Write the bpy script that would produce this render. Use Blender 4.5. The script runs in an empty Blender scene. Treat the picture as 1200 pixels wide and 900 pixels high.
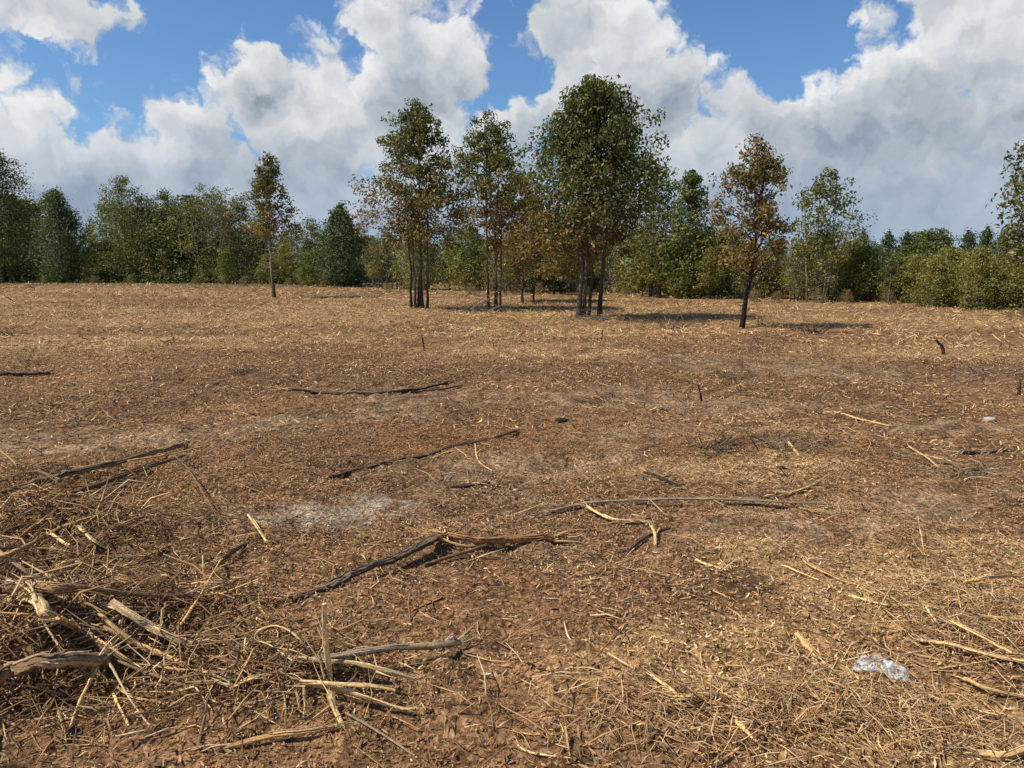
import bpy, math, random
import numpy as np

# ------------------------------------------------------------------ camera, world, sun, exposure
sc = bpy.context.scene
COL = sc.collection
R = math.radians
CAM_H, F_PX, HOR = 1.6, 901.0, 312.0          # lens model of the photograph (1200 x 900)
PITCH = math.atan((450 - HOR) / F_PX)

cam = bpy.data.cameras.new("camera")
cam.sensor_width = 36.0
cam.lens = 36.0 * F_PX / 1200.0
cam.clip_end = 5000.0
cam_o = bpy.data.objects.new("camera", cam)
COL.objects.link(cam_o)
cam_o.location = (0, 0, CAM_H)
cam_o.rotation_euler = (math.pi / 2 - PITCH, 0, 0)
sc.camera = cam_o

SUN_EL, SUN_AZ = R(53), R(-106)                # azimuth clockwise from +Y (the view direction)
sun = bpy.data.lights.new("sun", 'SUN')
sun.energy = 5.0
sun.angle = R(0.55)
sun.color = (1.0, 0.91, 0.76)
sun_o = bpy.data.objects.new("sun", sun)
COL.objects.link(sun_o)
sun_o.location = (-38, -11, 52)
sun_o.rotation_euler = (math.pi / 2 - SUN_EL, 0, -SUN_AZ - math.pi)
SUND = np.array((math.sin(SUN_AZ) * math.cos(SUN_EL), math.cos(SUN_AZ) * math.cos(SUN_EL), math.sin(SUN_EL)))
from mathutils import Vector
sun_o.rotation_euler = Vector(SUND).to_track_quat('Z', 'Y').to_euler()

sc.view_settings.view_transform = 'Standard'
sc.view_settings.look = 'None'
sc.view_settings.exposure = 0.27
sc.view_settings.gamma = 1.0
sc.view_settings.use_curve_mapping = False
sc.cycles.max_bounces = 6
sc.cycles.transparent_max_bounces = 12


def px_dir(px, py):
    x = (px - 600) / F_PX
    u = -(py - 450) / F_PX
    d = np.array((x, math.cos(PITCH) + u * math.sin(PITCH), -math.sin(PITCH) + u * math.cos(PITCH)))
    return d / np.linalg.norm(d)


def px_azel(px, py):
    d = px_dir(px, py)
    return math.degrees(math.atan2(d[0], d[1])), math.degrees(math.asin(d[2]))


class NT:
    """small helper to write node graphs as expressions"""
    def __init__(s, tree):
        s.t = tree

    def n(s, typ, **kw):
        o = s.t.nodes.new(typ)
        for k, v in kw.items():
            setattr(o, k, v)
        return o

    def put(s, sock, v):
        if v is None:
            return
        if isinstance(v, bpy.types.NodeSocket):
            s.t.links.new(v, sock)
        else:
            sock.default_value = v

    def m(s, op, a, b=None, c=None, clamp=False):
        o = s.n('ShaderNodeMath', operation=op, use_clamp=clamp)
        for i, v in enumerate((a, b, c)):
            s.put(o.inputs[i], v)
        return o.outputs[0]

    def v(s, op, a, b=None):
        o = s.n('ShaderNodeVectorMath', operation=op)
        s.put(o.inputs[0], a)
        s.put(o.inputs[1], b)
        return o.outputs[1] if op in ('LENGTH', 'DOT_PRODUCT', 'DISTANCE') else o.outputs[0]

    def noise(s, vec, scale, detail=4, rough=0.5, dims='3D', out=0, w=None):
        o = s.n('ShaderNodeTexNoise', noise_dimensions=dims)
        s.put(o.inputs['Vector'], vec)
        o.inputs['Scale'].default_value = scale
        o.inputs['Detail'].default_value = detail
        o.inputs['Roughness'].default_value = rough
        return o.outputs[out]

    def ramp(s, val, lo, hi, a=0.0, b=1.0, smooth=True):
        o = s.n('ShaderNodeMapRange', interpolation_type='SMOOTHSTEP' if smooth else 'LINEAR')
        s.put(o.inputs[0], val)
        for i, x in enumerate((lo, hi, a, b)):
            s.put(o.inputs[1 + i], x)
        return o.outputs[0]

    def mix(s, f, a, b, blend='MIX'):
        o = s.n('ShaderNodeMix', data_type='RGBA', blend_type=blend)
        s.put(o.inputs[0], f)
        s.put(o.inputs[6], a)
        s.put(o.inputs[7], b)
        return o.outputs[2]

    def sep(s, v):
        o = s.n('ShaderNodeSeparateXYZ')
        s.put(o.inputs[0], v)
        return o.outputs

    def comb(s, x, y, z=0.0):
        o = s.n('ShaderNodeCombineXYZ')
        for i, q in enumerate((x, y, z)):
            s.put(o.inputs[i], q)
        return o.outputs[0]


world = bpy.data.worlds.new("World")
sc.world = world
world.use_nodes = True
wt = world.node_tree
W = NT(wt)
# cumulus banks: (px, py, rx, ry) as read off the photograph, turned into azimuth / elevation
BANKS = [(15, 185, 62, 52), (95, 222, 70, 48), (150, 190, 60, 45), (225, 160, 60, 48), (305, 98, 62, 44), (370, 145, 95, 78),
         (290, 235, 230, 75), (462, 30, 50, 62), (520, 70, 52, 58), (490, 150, 80, 82), (560, 205, 90, 72), (605, 152, 40, 30),
         (680, 30, 62, 75), (735, 70, 70, 70), (790, 115, 55, 50), (685, 130, 60, 60), (760, 185, 110, 78), (855, 150, 70, 52),
         (915, 200, 110, 72), (1000, 165, 95, 62), (1065, 100, 72, 70), (1125, 50, 80, 70), (1185, 60, 80, 82), (1150, 165, 130, 88),
         (1080, 235, 130, 55), (200, 205, 110, 60), (430, 130, 70, 60), (60, 195, 70, 40), (60, 14, 62, 30), (90, 38, 34, 20),
         (300, 275, 420, 50), (560, 265, 260, 60), (900, 262, 300, 60), (-120, 150, 130, 90), (-300, 215, 160, 70), (1330, 110, 130, 110), (1500, 200, 170, 80)]

GREYS = [(345, 205, 80, 36), (520, 130, 52, 44), (560, 215, 70, 60), (735, 150, 60, 62), (900, 235, 120, 60), (1040, 165, 150, 30), (1020, 255, 130, 40), (90, 240, 70, 40), (290, 118, 36, 22)]   # shaded undersides
tc = W.n('ShaderNodeTexCoord')
sx = W.sep(tc.outputs['Generated'])
az = W.m('MULTIPLY', W.m('ARCTAN2', sx[0], sx[1]), 57.29578)
el = W.m('MULTIPLY', W.m('ARCSINE', sx[2]), 57.29578)
P = W.comb(az, el, 0)


def ellipses(vec, L, k=.25, scl=.076):
    acc = None
    for (bx, by, rx, ry) in L:
        a_, e_ = px_azel(bx, by)
        d = W.v('LENGTH', W.v('MULTIPLY', W.v('SUBTRACT', vec, (a_, e_, 0)), (1 / (rx * scl), 1 / (ry * scl), 0)))
        acc = d if acc is None else W.m('SMOOTH_MIN', acc, d, k)
    return acc


def billow(vec):
    """the cauliflower relief of a cumulus: fractal noise plus rounded cells"""
    fine = W.m('SUBTRACT', W.noise(vec, 0.26, 6, 0.60, '2D'), 0.5)
    vo = W.n('ShaderNodeTexVoronoi', voronoi_dimensions='2D', feature='F1')
    W.put(vo.inputs['Vector'], vec)
    vo.inputs['Scale'].default_value = 0.36
    vo.inputs['Detail'].default_value = 2.0
    vo.inputs['Roughness'].default_value = 0.55
    return W.m('ADD', W.m('MULTIPLY', fine, 1.0), W.m('MULTIPLY', W.m('SUBTRACT', 0.42, vo.outputs['Distance']), 0.62))


warp = W.v('SUBTRACT', W.noise(P, 0.35, 4, 0.62, '2D', 1), (0.5, 0.5, 0.5))
Pw = W.v('ADD', P, W.v('MULTIPLY', warp, (3.4, 3.0, 0)))
shape = ellipses(Pw, BANKS)
# away from the photographed part of the sky the same broken cumulus goes on
far = W.ramp(W.m('ABSOLUTE', az), 44, 60)
gen = W.m('ADD', W.m('MULTIPLY', W.noise(P, 0.05, 2, 0.5, '2D'), -3.2), W.ramp(el, 0, 40, 2.35, 2.75))
field = W.m('ADD', W.m('MULTIPLY', shape, W.m('SUBTRACT', 1.0, far)), W.m('MULTIPLY', gen, far))
B0 = billow(Pw)
B1 = billow(W.v('ADD', Pw, (-0.55, 0.75, 0)))
D0 = W.m('ADD', W.m('SUBTRACT', 1.05, field), W.m('MULTIPLY', B0, 0.85))
sky = W.n('ShaderNodeTexSky', sky_type='NISHITA')
sky.sun_disc = False
sky.sun_elevation = SUN_EL
sky.sun_rotation = SUN_AZ
sky.air_density = 1.0
sky.dust_density = 0.6
sky.ozone_density = 2.2
skyc = W.mix(1.0, sky.outputs[0], (0.76, 1.04, 1.30, 1), 'MULTIPLY')
alpha = W.m('MAXIMUM', W.ramp(D0, -0.10, 0.28), W.ramp(el, 7.5, 1.5, 0.0, 0.9))
lit = W.ramp(W.m('SUBTRACT', B0, B1), -0.30, 0.34, smooth=False)
hollow = W.ramp(W.m('ADD', ellipses(Pw, GREYS, .25, .07), W.m('MULTIPLY', B0, -0.55)), 1.7, 0.1)
S0 = W.noise(Pw, 0.12, 3, 0.5, '2D')
S1 = W.noise(W.v('ADD', Pw, (-1.6, 2.1, 0)), 0.12, 3, 0.5, '2D')
soft = W.m('SUBTRACT', S0, S1)
edge = W.ramp(D0, 1.05, 0.10)
light = W.m('ADD', W.m('MULTIPLY', lit, 0.40), W.m('ADD', W.m('MULTIPLY', edge, 0.30), W.ramp(soft, -.22, .22, -.08, .46)))
light = W.ramp(W.m('SUBTRACT', light, W.m('MULTIPLY', hollow, 0.40)), -0.24, 1.22, smooth=False)
ccol = W.mix(light, (2.7, 3.35, 4.2, 1), (9.6, 9.6, 9.5, 1))
low = W.ramp(el, 0.5, 11.0, 0.78, 0.0)
ccol = W.mix(low, ccol, (3.2, 4.3, 5.9, 1))
clouded = W.mix(alpha, skyc, ccol)
bg = wt.nodes['Background']
W.put(bg.inputs[0], clouded)
bg.inputs[1].default_value = 0.080
world.cycles.sampling_method = 'MANUAL'
world.cycles.sample_map_resolution = 512

# ------------------------------------------------------------------ numpy tools
rng = np.random.default_rng(11)


def _hash(ix, iy, seed):
    h = (ix.astype(np.int64) * 374761393 + iy.astype(np.int64) * 668265263 + seed * 974711) & 0x7fffffff
    h = ((h ^ (h >> 13)) * 1274126177) & 0x7fffffff
    return ((h ^ (h >> 16)) & 0xffff) / 65535.0


def vnoise(x, y, seed=0):
    x = np.asarray(x, float)
    y = np.asarray(y, float)
    ix, iy = np.floor(x), np.floor(y)
    fx, fy = x - ix, y - iy
    fx, fy = fx * fx * (3 - 2 * fx), fy * fy * (3 - 2 * fy)
    a, b = _hash(ix, iy, seed), _hash(ix + 1, iy, seed)
    c, d = _hash(ix, iy + 1, seed), _hash(ix + 1, iy + 1, seed)
    return (a * (1 - fx) + b * fx) * (1 - fy) + (c * (1 - fx) + d * fx) * fy


def fbm(x, y, f, octv=3, seed=0, rough=0.5):
    t, a, s = 0, 1.0, 0
    for k in range(octv):
        t = t + a * vnoise(x * f + 17.3 * k, y * f - 9.1 * k, seed + k)
        s += a
        a *= rough
        f *= 2.03
    return t / s


def flat(px, py):
    d = px_dir(px, py)
    k = -CAM_H / d[2]
    return d[0] * k, d[1] * k


def sst(x, a, b):
    t = np.clip((x - a) / (b - a), 0, 1)
    return t * t * (3 - 2 * t)


# heaps and hollows of the field: pixel, half sizes in metres, height
MOUNDS = [(60, 640, .60, .40, .22), (-20, 710, .50, .40, .22), (160, 745, .42, .28, .09), (30, 775, .42, .25, .17), (330, 800, .30, .22, .07), (250, 620, .7, .3, .05),
          (80, 560, 1.0, .25, .10), (45, 662, .20, .13, -.26), (120, 672, .16, .09, -.16), (60, 812, .24, .11, -.24), (10, 735, .16, .09, -.18), (300, 790, .12, .06, -.10), (170, 790, .14, .07, -.12), (560, 640, .8, .25, .04), (760, 640, .9, .35, -.05),
          (900, 520, 1.3, .35, .10), (1150, 560, 1.5, .6, .06), (1130, 730, .6, .4, .09), (900, 830, .5, .3, .05), (860, 640, .8, .3, .04),
          (1000, 430, 3, .8, .08), (240, 440, 4, .9, .08), (600, 405, 4, 1.2, .10), (690, 375, 2.5, 1.2, .10), (160, 480, 2, .5, -.06), (620, 545, 1.6, .4, -.05)]
_M = [(*flat(a, b), c, d, e) for a, b, c, d, e in MOUNDS]


def H(x, y):
    x = np.asarray(x, float)
    y = np.asarray(y, float)
    r = np.hypot(x, y)
    z = .16 * (fbm(x, y, .12, 2, 3) - .5) * sst(r, 4, 25) + .10 * (fbm(x, y, .55, 2, 9) - .5) + .075 * (fbm(x, y, 2.1, 2, 21) - .5)
    z = z + .075 * (fbm(x, y, 7.0, 3, 33) - .5) * (1 - sst(r, 18, 40))
    z = z + .03 * (fbm(x * .5 + .9 * y, y * 1.1 - .45 * x, 3.0, 2, 57) - .5) * (1 - sst(r, 18, 40))
    for mx, my, a, b, h in _M:
        d2 = ((x - mx) / a) ** 2 + ((y - my) / b) ** 2
        z = z + h * np.exp(-d2)
    return z


def Hs(x, y):
    return float(H(np.array([x]), np.array([y]))[0])


def gp(px, py, h=0.0):
    """point h metres above the ground seen at a pixel of the photograph"""
    d = px_dir(px, py)
    z = 0.0
    for _ in range(14):
        k = (z + h - CAM_H) / d[2]
        z = .5 * z + .5 * Hs(d[0] * k, d[1] * k)
    k = (z + h - CAM_H) / d[2]
    return np.array((d[0] * k, d[1] * k, z + h))


def mesh_np(name, V, F, C=None, smooth=False):
    """F: list of int arrays (m, k) of polygons with k corners"""
    me = bpy.data.meshes.new(name)
    V = np.asarray(V, np.float32)
    Fs = [np.asarray(f, np.int32) for f in (F if isinstance(F, list) else [F]) if len(f)]
    loops = np.concatenate([f.ravel() for f in Fs])
    tot = np.concatenate([np.full(len(f), f.shape[1], np.int32) for f in Fs])
    start = np.concatenate(([0], np.cumsum(tot)[:-1])).astype(np.int32)
    me.vertices.add(len(V))
    me.vertices.foreach_set("co", V.ravel())
    me.loops.add(len(loops))
    me.loops.foreach_set("vertex_index", loops)
    me.polygons.add(len(tot))
    me.polygons.foreach_set("loop_start", start)
    me.polygons.foreach_set("loop_total", tot)
    if smooth:
        me.polygons.foreach_set("use_smooth", np.ones(len(tot), bool))
    if C is not None:
        at = me.attributes.new("col", 'FLOAT_COLOR', 'POINT')
        C4 = np.ones((len(V), 4), np.float32)
        C4[:, :3] = C
        at.data.foreach_set("color", C4.ravel())
    me.update()
    return me


class Acc:
    def __init__(s):
        s.V, s.F, s.C, s.n = [], [], [], 0

    def add(s, V, F, C):
        V = np.asarray(V, float)
        s.V.append(V)
        s.F.append(np.asarray(F) + s.n)
        s.C.append(np.broadcast_to(np.asarray(C, float), (len(V), 3)))
        s.n += len(V)

    def mesh(s, name, smooth=False, origin=None):
        V = np.concatenate(s.V)
        if origin is not None:
            V = V - np.asarray(origin)
        by = {}
        for f in s.F:
            by.setdefault(f.shape[1], []).append(f)
        return mesh_np(name, V, [np.concatenate(x) for x in by.values()], np.concatenate(s.C), smooth)


def link(name, me, mat, parent=None, loc=(0, 0, 0), **props):
    o = bpy.data.objects.new(name, me)
    COL.objects.link(o)
    o.location = loc
    if mat is not None and me is not None and not me.materials:
        me.materials.append(mat)
    if parent is not None:
        o.parent = parent
    for k, v in props.items():
        if v is not None:
            o[k] = v
    return o


def smooth_path(pts, n):
    p = np.asarray(pts, float)
    if len(p) == 2:
        t = np.linspace(0, 1, n)[:, None]
        return p[0] * (1 - t) + p[1] * t
    q = np.vstack((2 * p[0] - p[1], p, 2 * p[-1] - p[-2]))
    out = []
    seg = len(p) - 1
    for u in np.linspace(0, seg - 1e-6, n):
        i = int(u)
        t = u - i
        a, b, c, d = q[i], q[i + 1], q[i + 2], q[i + 3]
        out.append(.5 * ((2 * b) + (c - a) * t + (2 * a - 5 * b + 4 * c - d) * t * t + (3 * b - a - 3 * c + d) * t ** 3))
    return np.array(out)


def tube(acc, path, rad, sides, col, r=rng, streak=0.25, lump=0.12, flatten=1.0, cap=True):
    """a tapered tube; colours streak along the grain, one tone per side"""
    path = np.asarray(path, float)
    n = len(path)
    rad = np.broadcast_to(np.asarray(rad, float), (n,))
    T = np.gradient(path, axis=0)
    T /= np.linalg.norm(T, axis=1)[:, None] + 1e-9
    m = np.abs(T.mean(0))
    ref = np.array((0, 0, 1.0)) if m[2] < .75 * np.linalg.norm(m) + 1e-9 else np.array((1.0, 0.2, 0))
    A = np.cross(T, ref)
    A /= np.linalg.norm(A, axis=1)[:, None] + 1e-9
    B = np.cross(T, A)
    th = np.linspace(0, 2 * np.pi, sides, endpoint=False)
    ra = rad[:, None] * (1 + lump * r.normal(size=(n, sides)) * .6 + lump * r.normal(size=(1, sides)))
    V = path[:, None] + ra[..., None] * (np.cos(th)[None, :, None] * A[:, None] + flatten * np.sin(th)[None, :, None] * B[:, None])
    V = V.reshape(-1, 3)
    i = np.arange(n - 1)[:, None] * sides
    j = np.arange(sides)[None]
    k = (j + 1) % sides
    F = np.stack((i + j, i + k, i + sides + k, i + sides + j), -1).reshape(-1, 4)
    col = np.asarray(col, float)
    if col.ndim == 1:
        col = np.broadcast_to(col, (n, 3))
    tone = 1 + streak * r.normal(size=(1, sides)) + .4 * streak * r.normal(size=(n, sides))
    C = np.clip(col[:, None] * np.clip(tone, .35, 1.9)[..., None], 0, .9).reshape(-1, 3)
    acc.add(V, F, C)
    if cap:
        for e, b in ((0, 0), (n - 1, (n - 1) * sides)):
            Vc = np.vstack((V[b:b + sides], path[e]))
            Fc = np.array([(q, (q + 1) % sides, sides) for q in range(sides)])
            acc.add(Vc, Fc, np.clip(col[e] * 1.15, 0, .9))


# ------------------------------------------------------------------ materials
def attr_mat(name, rough=.85, noise_scale=60.0, amount=.35, bump=0.0, spec=.25, trans=0.0):
    m = bpy.data.materials.new(name)
    m.use_nodes = True
    t = NT(m.node_tree)
    b = m.node_tree.nodes['Principled BSDF']
    at = t.n('ShaderNodeAttribute', attribute_name="col")
    geo = t.n('ShaderNodeNewGeometry')
    nz = t.noise(geo.outputs['Position'], noise_scale, 3, .6)
    f = t.ramp(nz, .25, .75, 1 - amount, 1 + amount, False)
    c = t.v('MULTIPLY', at.outputs['Color'], t.comb(f, f, f))
    t.put(b.inputs['Base Color'], c)
    b.inputs['Roughness'].default_value = rough
    b.inputs['Specular IOR Level'].default_value = spec
    if bump:
        bp = t.n('ShaderNodeBump')
        bp.inputs['Strength'].default_value = .8
        bp.inputs['Distance'].default_value = bump
        t.put(bp.inputs['Height'], nz)
        t.put(b.inputs['Normal'], bp.outputs[0])
    if trans:
        tr = t.n('ShaderNodeBsdfTranslucent')
        t.put(tr.inputs[0], t.v('MULTIPLY', c, (1.25, 1.2, .6)))
        mx = t.n('ShaderNodeMixShader')
        mx.inputs[0].default_value = trans
        out = m.node_tree.nodes['Material Output']
        t.put(mx.inputs[1], b.outputs[0])
        t.put(mx.inputs[2], tr.outputs[0])
        t.put(out.inputs[0], mx.outputs[0])
    return m


M_WOOD = attr_mat("weathered_wood", .86, 130, .5, .004)
M_CHIP = attr_mat("shredded_wood_chips", .9, 35, .25)
M_BARK = attr_mat("tree_bark", .95, 22, .45, .012, .1)
M_LEAF = attr_mat("foliage", .5, 3.0, .22, 0, .4, .38)

# ------------------------------------------------------------------ ground: colour patches of the field
GREY = [(540, 466, 1.3, .7), (690, 466, 1.5, .9), (640, 545, 1.3, .5), (520, 548, .8, .35), (900, 430, 1.7, 1.3), (1010, 440, 1.6, 1.0), (130, 512, 1.4, .35), (250, 510, 1.3, .35), (20, 530, .8, .3),
        (390, 490, .9, .4), (1170, 862, .20, .22), (1110, 498, .7, .5), (1195, 500, .7, .5), (960, 620, .5, .25), (840, 620, .6, .3), (820, 425, 1.6, 1.3), (460, 600, .5, .3), (600, 590, .5, .2), (1060, 600, .5, .2), (870, 475, 1.4, .6)]
_G = [(*flat(a, b), c, d) for a, b, c, d in GREY]
ASH = [(385, 606, .60, .44), (460, 586, .46, .42), (345, 612, .42, .32)]
_A = [(*flat(a, b), c, d) for a, b, c, d in ASH]
RED = [(570, 510, 1.5, .7), (470, 520, .9, .5), (880, 395, 2.5, 1.2), (640, 800, .45, .35), (560, 720, .6, .35)]
_R = [(*flat(a, b), c, d) for a, b, c, d in RED]
STRAW = [(620, 412, 2.2, 1.2), (1150, 415, 5, 1.6), (900, 800, .9, .55), (1120, 740, .75, .55), (1050, 850, .7, .4), (330, 375, 9, 3), (1000, 372, 8, 2), (700, 390, 3.5, 1.4), (120, 400, 6, 2), (860, 545, 1.2, .35), (1080, 660, 1.1, .6)]
_S = [(*flat(a, b), c, d) for a, b, c, d in STRAW]


def patch(L, x, y, wob=.5, seed=5):
    n = (fbm(x, y, 1.7, 3, seed) - .5) * 2 * wob
    t = np.zeros_like(x)
    for a, b, c, d in L:
        q = np.sqrt(((x - a) / c) ** 2 + ((y - b) / d) ** 2)
        t = np.maximum(t, 1 - sst(q + n * 1.4, .45, 1.15))
    return t


LANES = [[(-60, 560), (0, 546), (120, 516), (250, 505), (400, 487), (550, 467), (700, 461), (850, 445), (1000, 432), (1230, 398)],
         [(300, 612), (400, 592), (480, 566), (560, 552), (640, 541), (780, 505), (950, 474), (1100, 450), (1230, 428)],
         [(640, 640), (760, 628), (860, 618), (960, 612), (1080, 590), (1230, 560)]]
_L = [smooth_path([(*flat(*q), 0) for q in ln_], 60) for ln_ in LANES]


def lane(x, y):
    d = np.full(x.shape, 1e9)
    for P_ in _L:
        for a, b_ in zip(P_[:, 0], P_[:, 1]):
            d = np.minimum(d, (x - a) ** 2 + (y - b_) ** 2)
    return np.sqrt(d)


def track(x, y):
    """compacted lanes where the machine drove, broken by litter"""
    d = lane(x, y) + .35 * (fbm(x, y, 1.3, 3, 73) - .5)
    return (1 - sst(d, .14, .55)) * sst(fbm(x, y, .9, 3, 71), .34, .58)


def lerp(a, b, t):
    return a + (np.asarray(b) - a) * t[:, None]


def masks(x, y):
    r = np.hypot(x, y)
    bare = np.maximum(patch(_G, x, y), .9 * track(x, y))
    ash = patch(_A, x, y, .55, 8)
    red = patch(_R, x, y, .6, 13)
    straw = np.maximum(patch(_S, x, y, .7, 19), sst(r + 8 * (fbm(x, y, .22, 3, 41) - .5), 13, 24) * (.35 + .65 * sst(fbm(x * .35, y, .5, 3, 47), .35, .6)))
    return bare, ash, red, straw


def ground_col(x, y):
    bare, ash, red, straw = masks(x, y)
    n1 = fbm(x, y, .7, 3, 61)
    n2 = fbm(x, y, 5.0, 3, 67)
    c = np.tile(np.array((.152, .084, .043)), (len(x), 1))
    c = lerp(c, (.215, .120, .058), sst(n1, .35, .7))
    c = lerp(c, (.22, .115, .055), .4 * red)
    c = lerp(c, (.36, .225, .100), .8 * straw)
    c = lerp(c, (.265, .178, .108), .85 * bare * sst(n2, .25, .60))
    c = lerp(c, (.33, .275, .21), .85 * ash * sst(n2, .22, .5))
    c = c * (.62 + .76 * n2)[:, None]
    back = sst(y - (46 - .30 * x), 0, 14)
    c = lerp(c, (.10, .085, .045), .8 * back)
    return c


def axis(lo_fine, hi_fine, step, lim_lo, lim_hi, g):
    a = list(np.arange(lo_fine, hi_fine, step))
    s = step
    v = a[-1]
    while v < lim_hi:
        s *= g
        v += s
        a.append(v)
    s, v, b = step, a[0], []
    while v > lim_lo:
        s *= g
        v -= s
        b.append(v)
    return np.array(b[::-1] + a)


gx = axis(-2.8, 2.8, .036, -900, 900, 1.044)
gy = axis(1.7, 5.0, .032, -60, 1600, 1.0285)
X, Y = np.meshgrid(gx, gy)
xf, yf = X.ravel(), Y.ravel()
zf = H(xf, yf) + .016 * (vnoise(xf * 19, yf * 19, 80) - .5) * (np.hypot(xf, yf) < 15)
nx, ny = len(gx), len(gy)
ii = (np.arange(ny - 1)[:, None] * nx + np.arange(nx - 1)[None]).ravel()
GF = np.stack((ii, ii + 1, ii + nx + 1, ii + nx), -1)
print("ground grid", nx, ny)

mg = bpy.data.materials.new("mulched_soil")
mg.use_nodes = True
t = NT(mg.node_tree)
b = mg.node_tree.nodes['Principled BSDF']
at = t.n('ShaderNodeAttribute', attribute_name="col")
pos = t.n('ShaderNodeNewGeometry').outputs['Position']
big = t.noise(pos, 5.5, 5, .65)
mid = t.noise(t.v('MULTIPLY', pos, (1, .55, 1)), 34, 5, .7)
vor = t.n('ShaderNodeTexVoronoi', feature='F1', voronoi_dimensions='3D')
t.put(vor.inputs['Vector'], t.v('ADD', t.v('MULTIPLY', pos, (1, 1.0, 1)), t.v('MULTIPLY', t.noise(pos, 22, 2, .5, '3D', 1), (.05, .05, .05))))
vor.inputs['Scale'].default_value = 62
tone = t.sep(vor.outputs['Color'])[0]
k = t.m('MULTIPLY', t.ramp(big, .3, .7, .68, 1.3), t.m('MULTIPLY', t.ramp(mid, .3, .72, .40, 1.6), t.ramp(tone, 0, 1, .55, 1.5, False)))  # mottled soil tone; its dark end also paints shade into pits between chips
hot = t.ramp(tone, .80, .97)
c = t.v('MULTIPLY', at.outputs['Color'], t.comb(k, k, k))
c = t.mix(t.m('MULTIPLY', hot, .40), c, (.40, .265, .13, 1))
t.put(b.inputs['Base Color'], c)
b.inputs['Roughness'].default_value = .95
b.inputs['Specular IOR Level'].default_value = .12
bp = t.n('ShaderNodeBump')
bp.inputs['Strength'].default_value = 1.0
bp.inputs['Distance'].default_value = .035
t.put(bp.inputs['Height'], t.m('ADD', t.m('MULTIPLY', mid, .9), t.m('ADD', t.m('MULTIPLY', tone, .45), t.m('MULTIPLY', big, .8))))
t.put(b.inputs['Normal'], bp.outputs[0])
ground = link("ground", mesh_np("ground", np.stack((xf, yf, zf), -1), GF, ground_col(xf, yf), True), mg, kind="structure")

# ------------------------------------------------------------------ mulch: chips and shreds nobody could count
PALE = np.array(((.54, .355, .165), (.62, .43, .22), (.46, .275, .115), (.40, .25, .12), (.52, .39, .24)))
BROWN = np.array(((.275, .152, .072), (.21, .114, .056), (.32, .180, .086), (.15, .084, .046), (.27, .18, .110), (.38, .225, .108)))


def ribbons(x, y, z, L, Wd, azi, pitch, curl, roll):
    """bent, slightly folded shreds: three cross rows of two points each"""
    n = len(x)
    d = np.stack((np.cos(azi) * np.cos(pitch), np.sin(azi) * np.cos(pitch), np.sin(pitch)), -1)
    s = np.stack((-np.sin(azi), np.cos(azi), np.zeros(n)), -1)
    u = np.cross(d, s)
    s = s * np.cos(roll)[:, None] + u * np.sin(roll)[:, None]
    u = np.cross(d, s)
    c = np.stack((x, y, z), -1)
    V = np.empty((n, 6, 3))
    for k, (q, ww) in enumerate(((-.5, .55), (.05, 1.0), (.5, .4))):
        mid = c + d * (q * L)[:, None] + u * (curl * L * (abs(q) * 2) ** 2 * .5)[:, None]
        V[:, 2 * k] = mid - s * (.5 * ww * Wd)[:, None]
        V[:, 2 * k + 1] = mid + s * (.5 * ww * Wd)[:, None]
    i = np.arange(n)[:, None] * 6
    F = np.concatenate((i + np.array([[0, 1, 3, 2]]), i + np.array([[2, 3, 5, 4]])))
    return V.reshape(-1, 3), F


def prisms(c, L, Rd, d, bend):
    """three-sided bent splinters"""
    n = len(L)
    ref = np.where(np.abs(d[:, 2:3]) > .8, np.array([[1., 0, 0]]), np.array([[0, 0, 1.]]))
    a = np.cross(d, ref)
    a /= np.linalg.norm(a, axis=1)[:, None]
    b_ = np.cross(d, a)
    V = np.empty((n, 9, 3))
    for k, (q, ww) in enumerate(((-.5, .6), (0, 1.), (.5, .25))):
        mid = c + d * (q * L)[:, None] + (a * bend[:, :1] + b_ * bend[:, 1:]) * (L * (1 - 4 * q * q))[:, None]
        for j in range(3):
            th = j * 2.094
            V[:, 3 * k + j] = mid + (a * math.cos(th) + b_ * math.sin(th)) * (Rd * ww)[:, None]
    i = np.arange(n)[:, None] * 9
    Fs = []
    for k in range(2):
        for j in range(3):
            Fs.append(i + np.array([[3 * k + j, 3 * k + (j + 1) % 3, 3 * k + 3 + (j + 1) % 3, 3 * k + 3 + j]]))
    return V.reshape(-1, 3), np.concatenate(Fs)


def pick(pal, n):
    return pal[rng.integers(0, len(pal), n)] * rng.uniform(.7, 1.25, (n, 1))


def sow(n, r0, r1, half=R(43)):
    r = np.sqrt(rng.uniform(r0 * r0, r1 * r1, n))
    a = rng.uniform(-half, half, n)
    return r * np.sin(a), r * np.cos(a)


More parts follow.
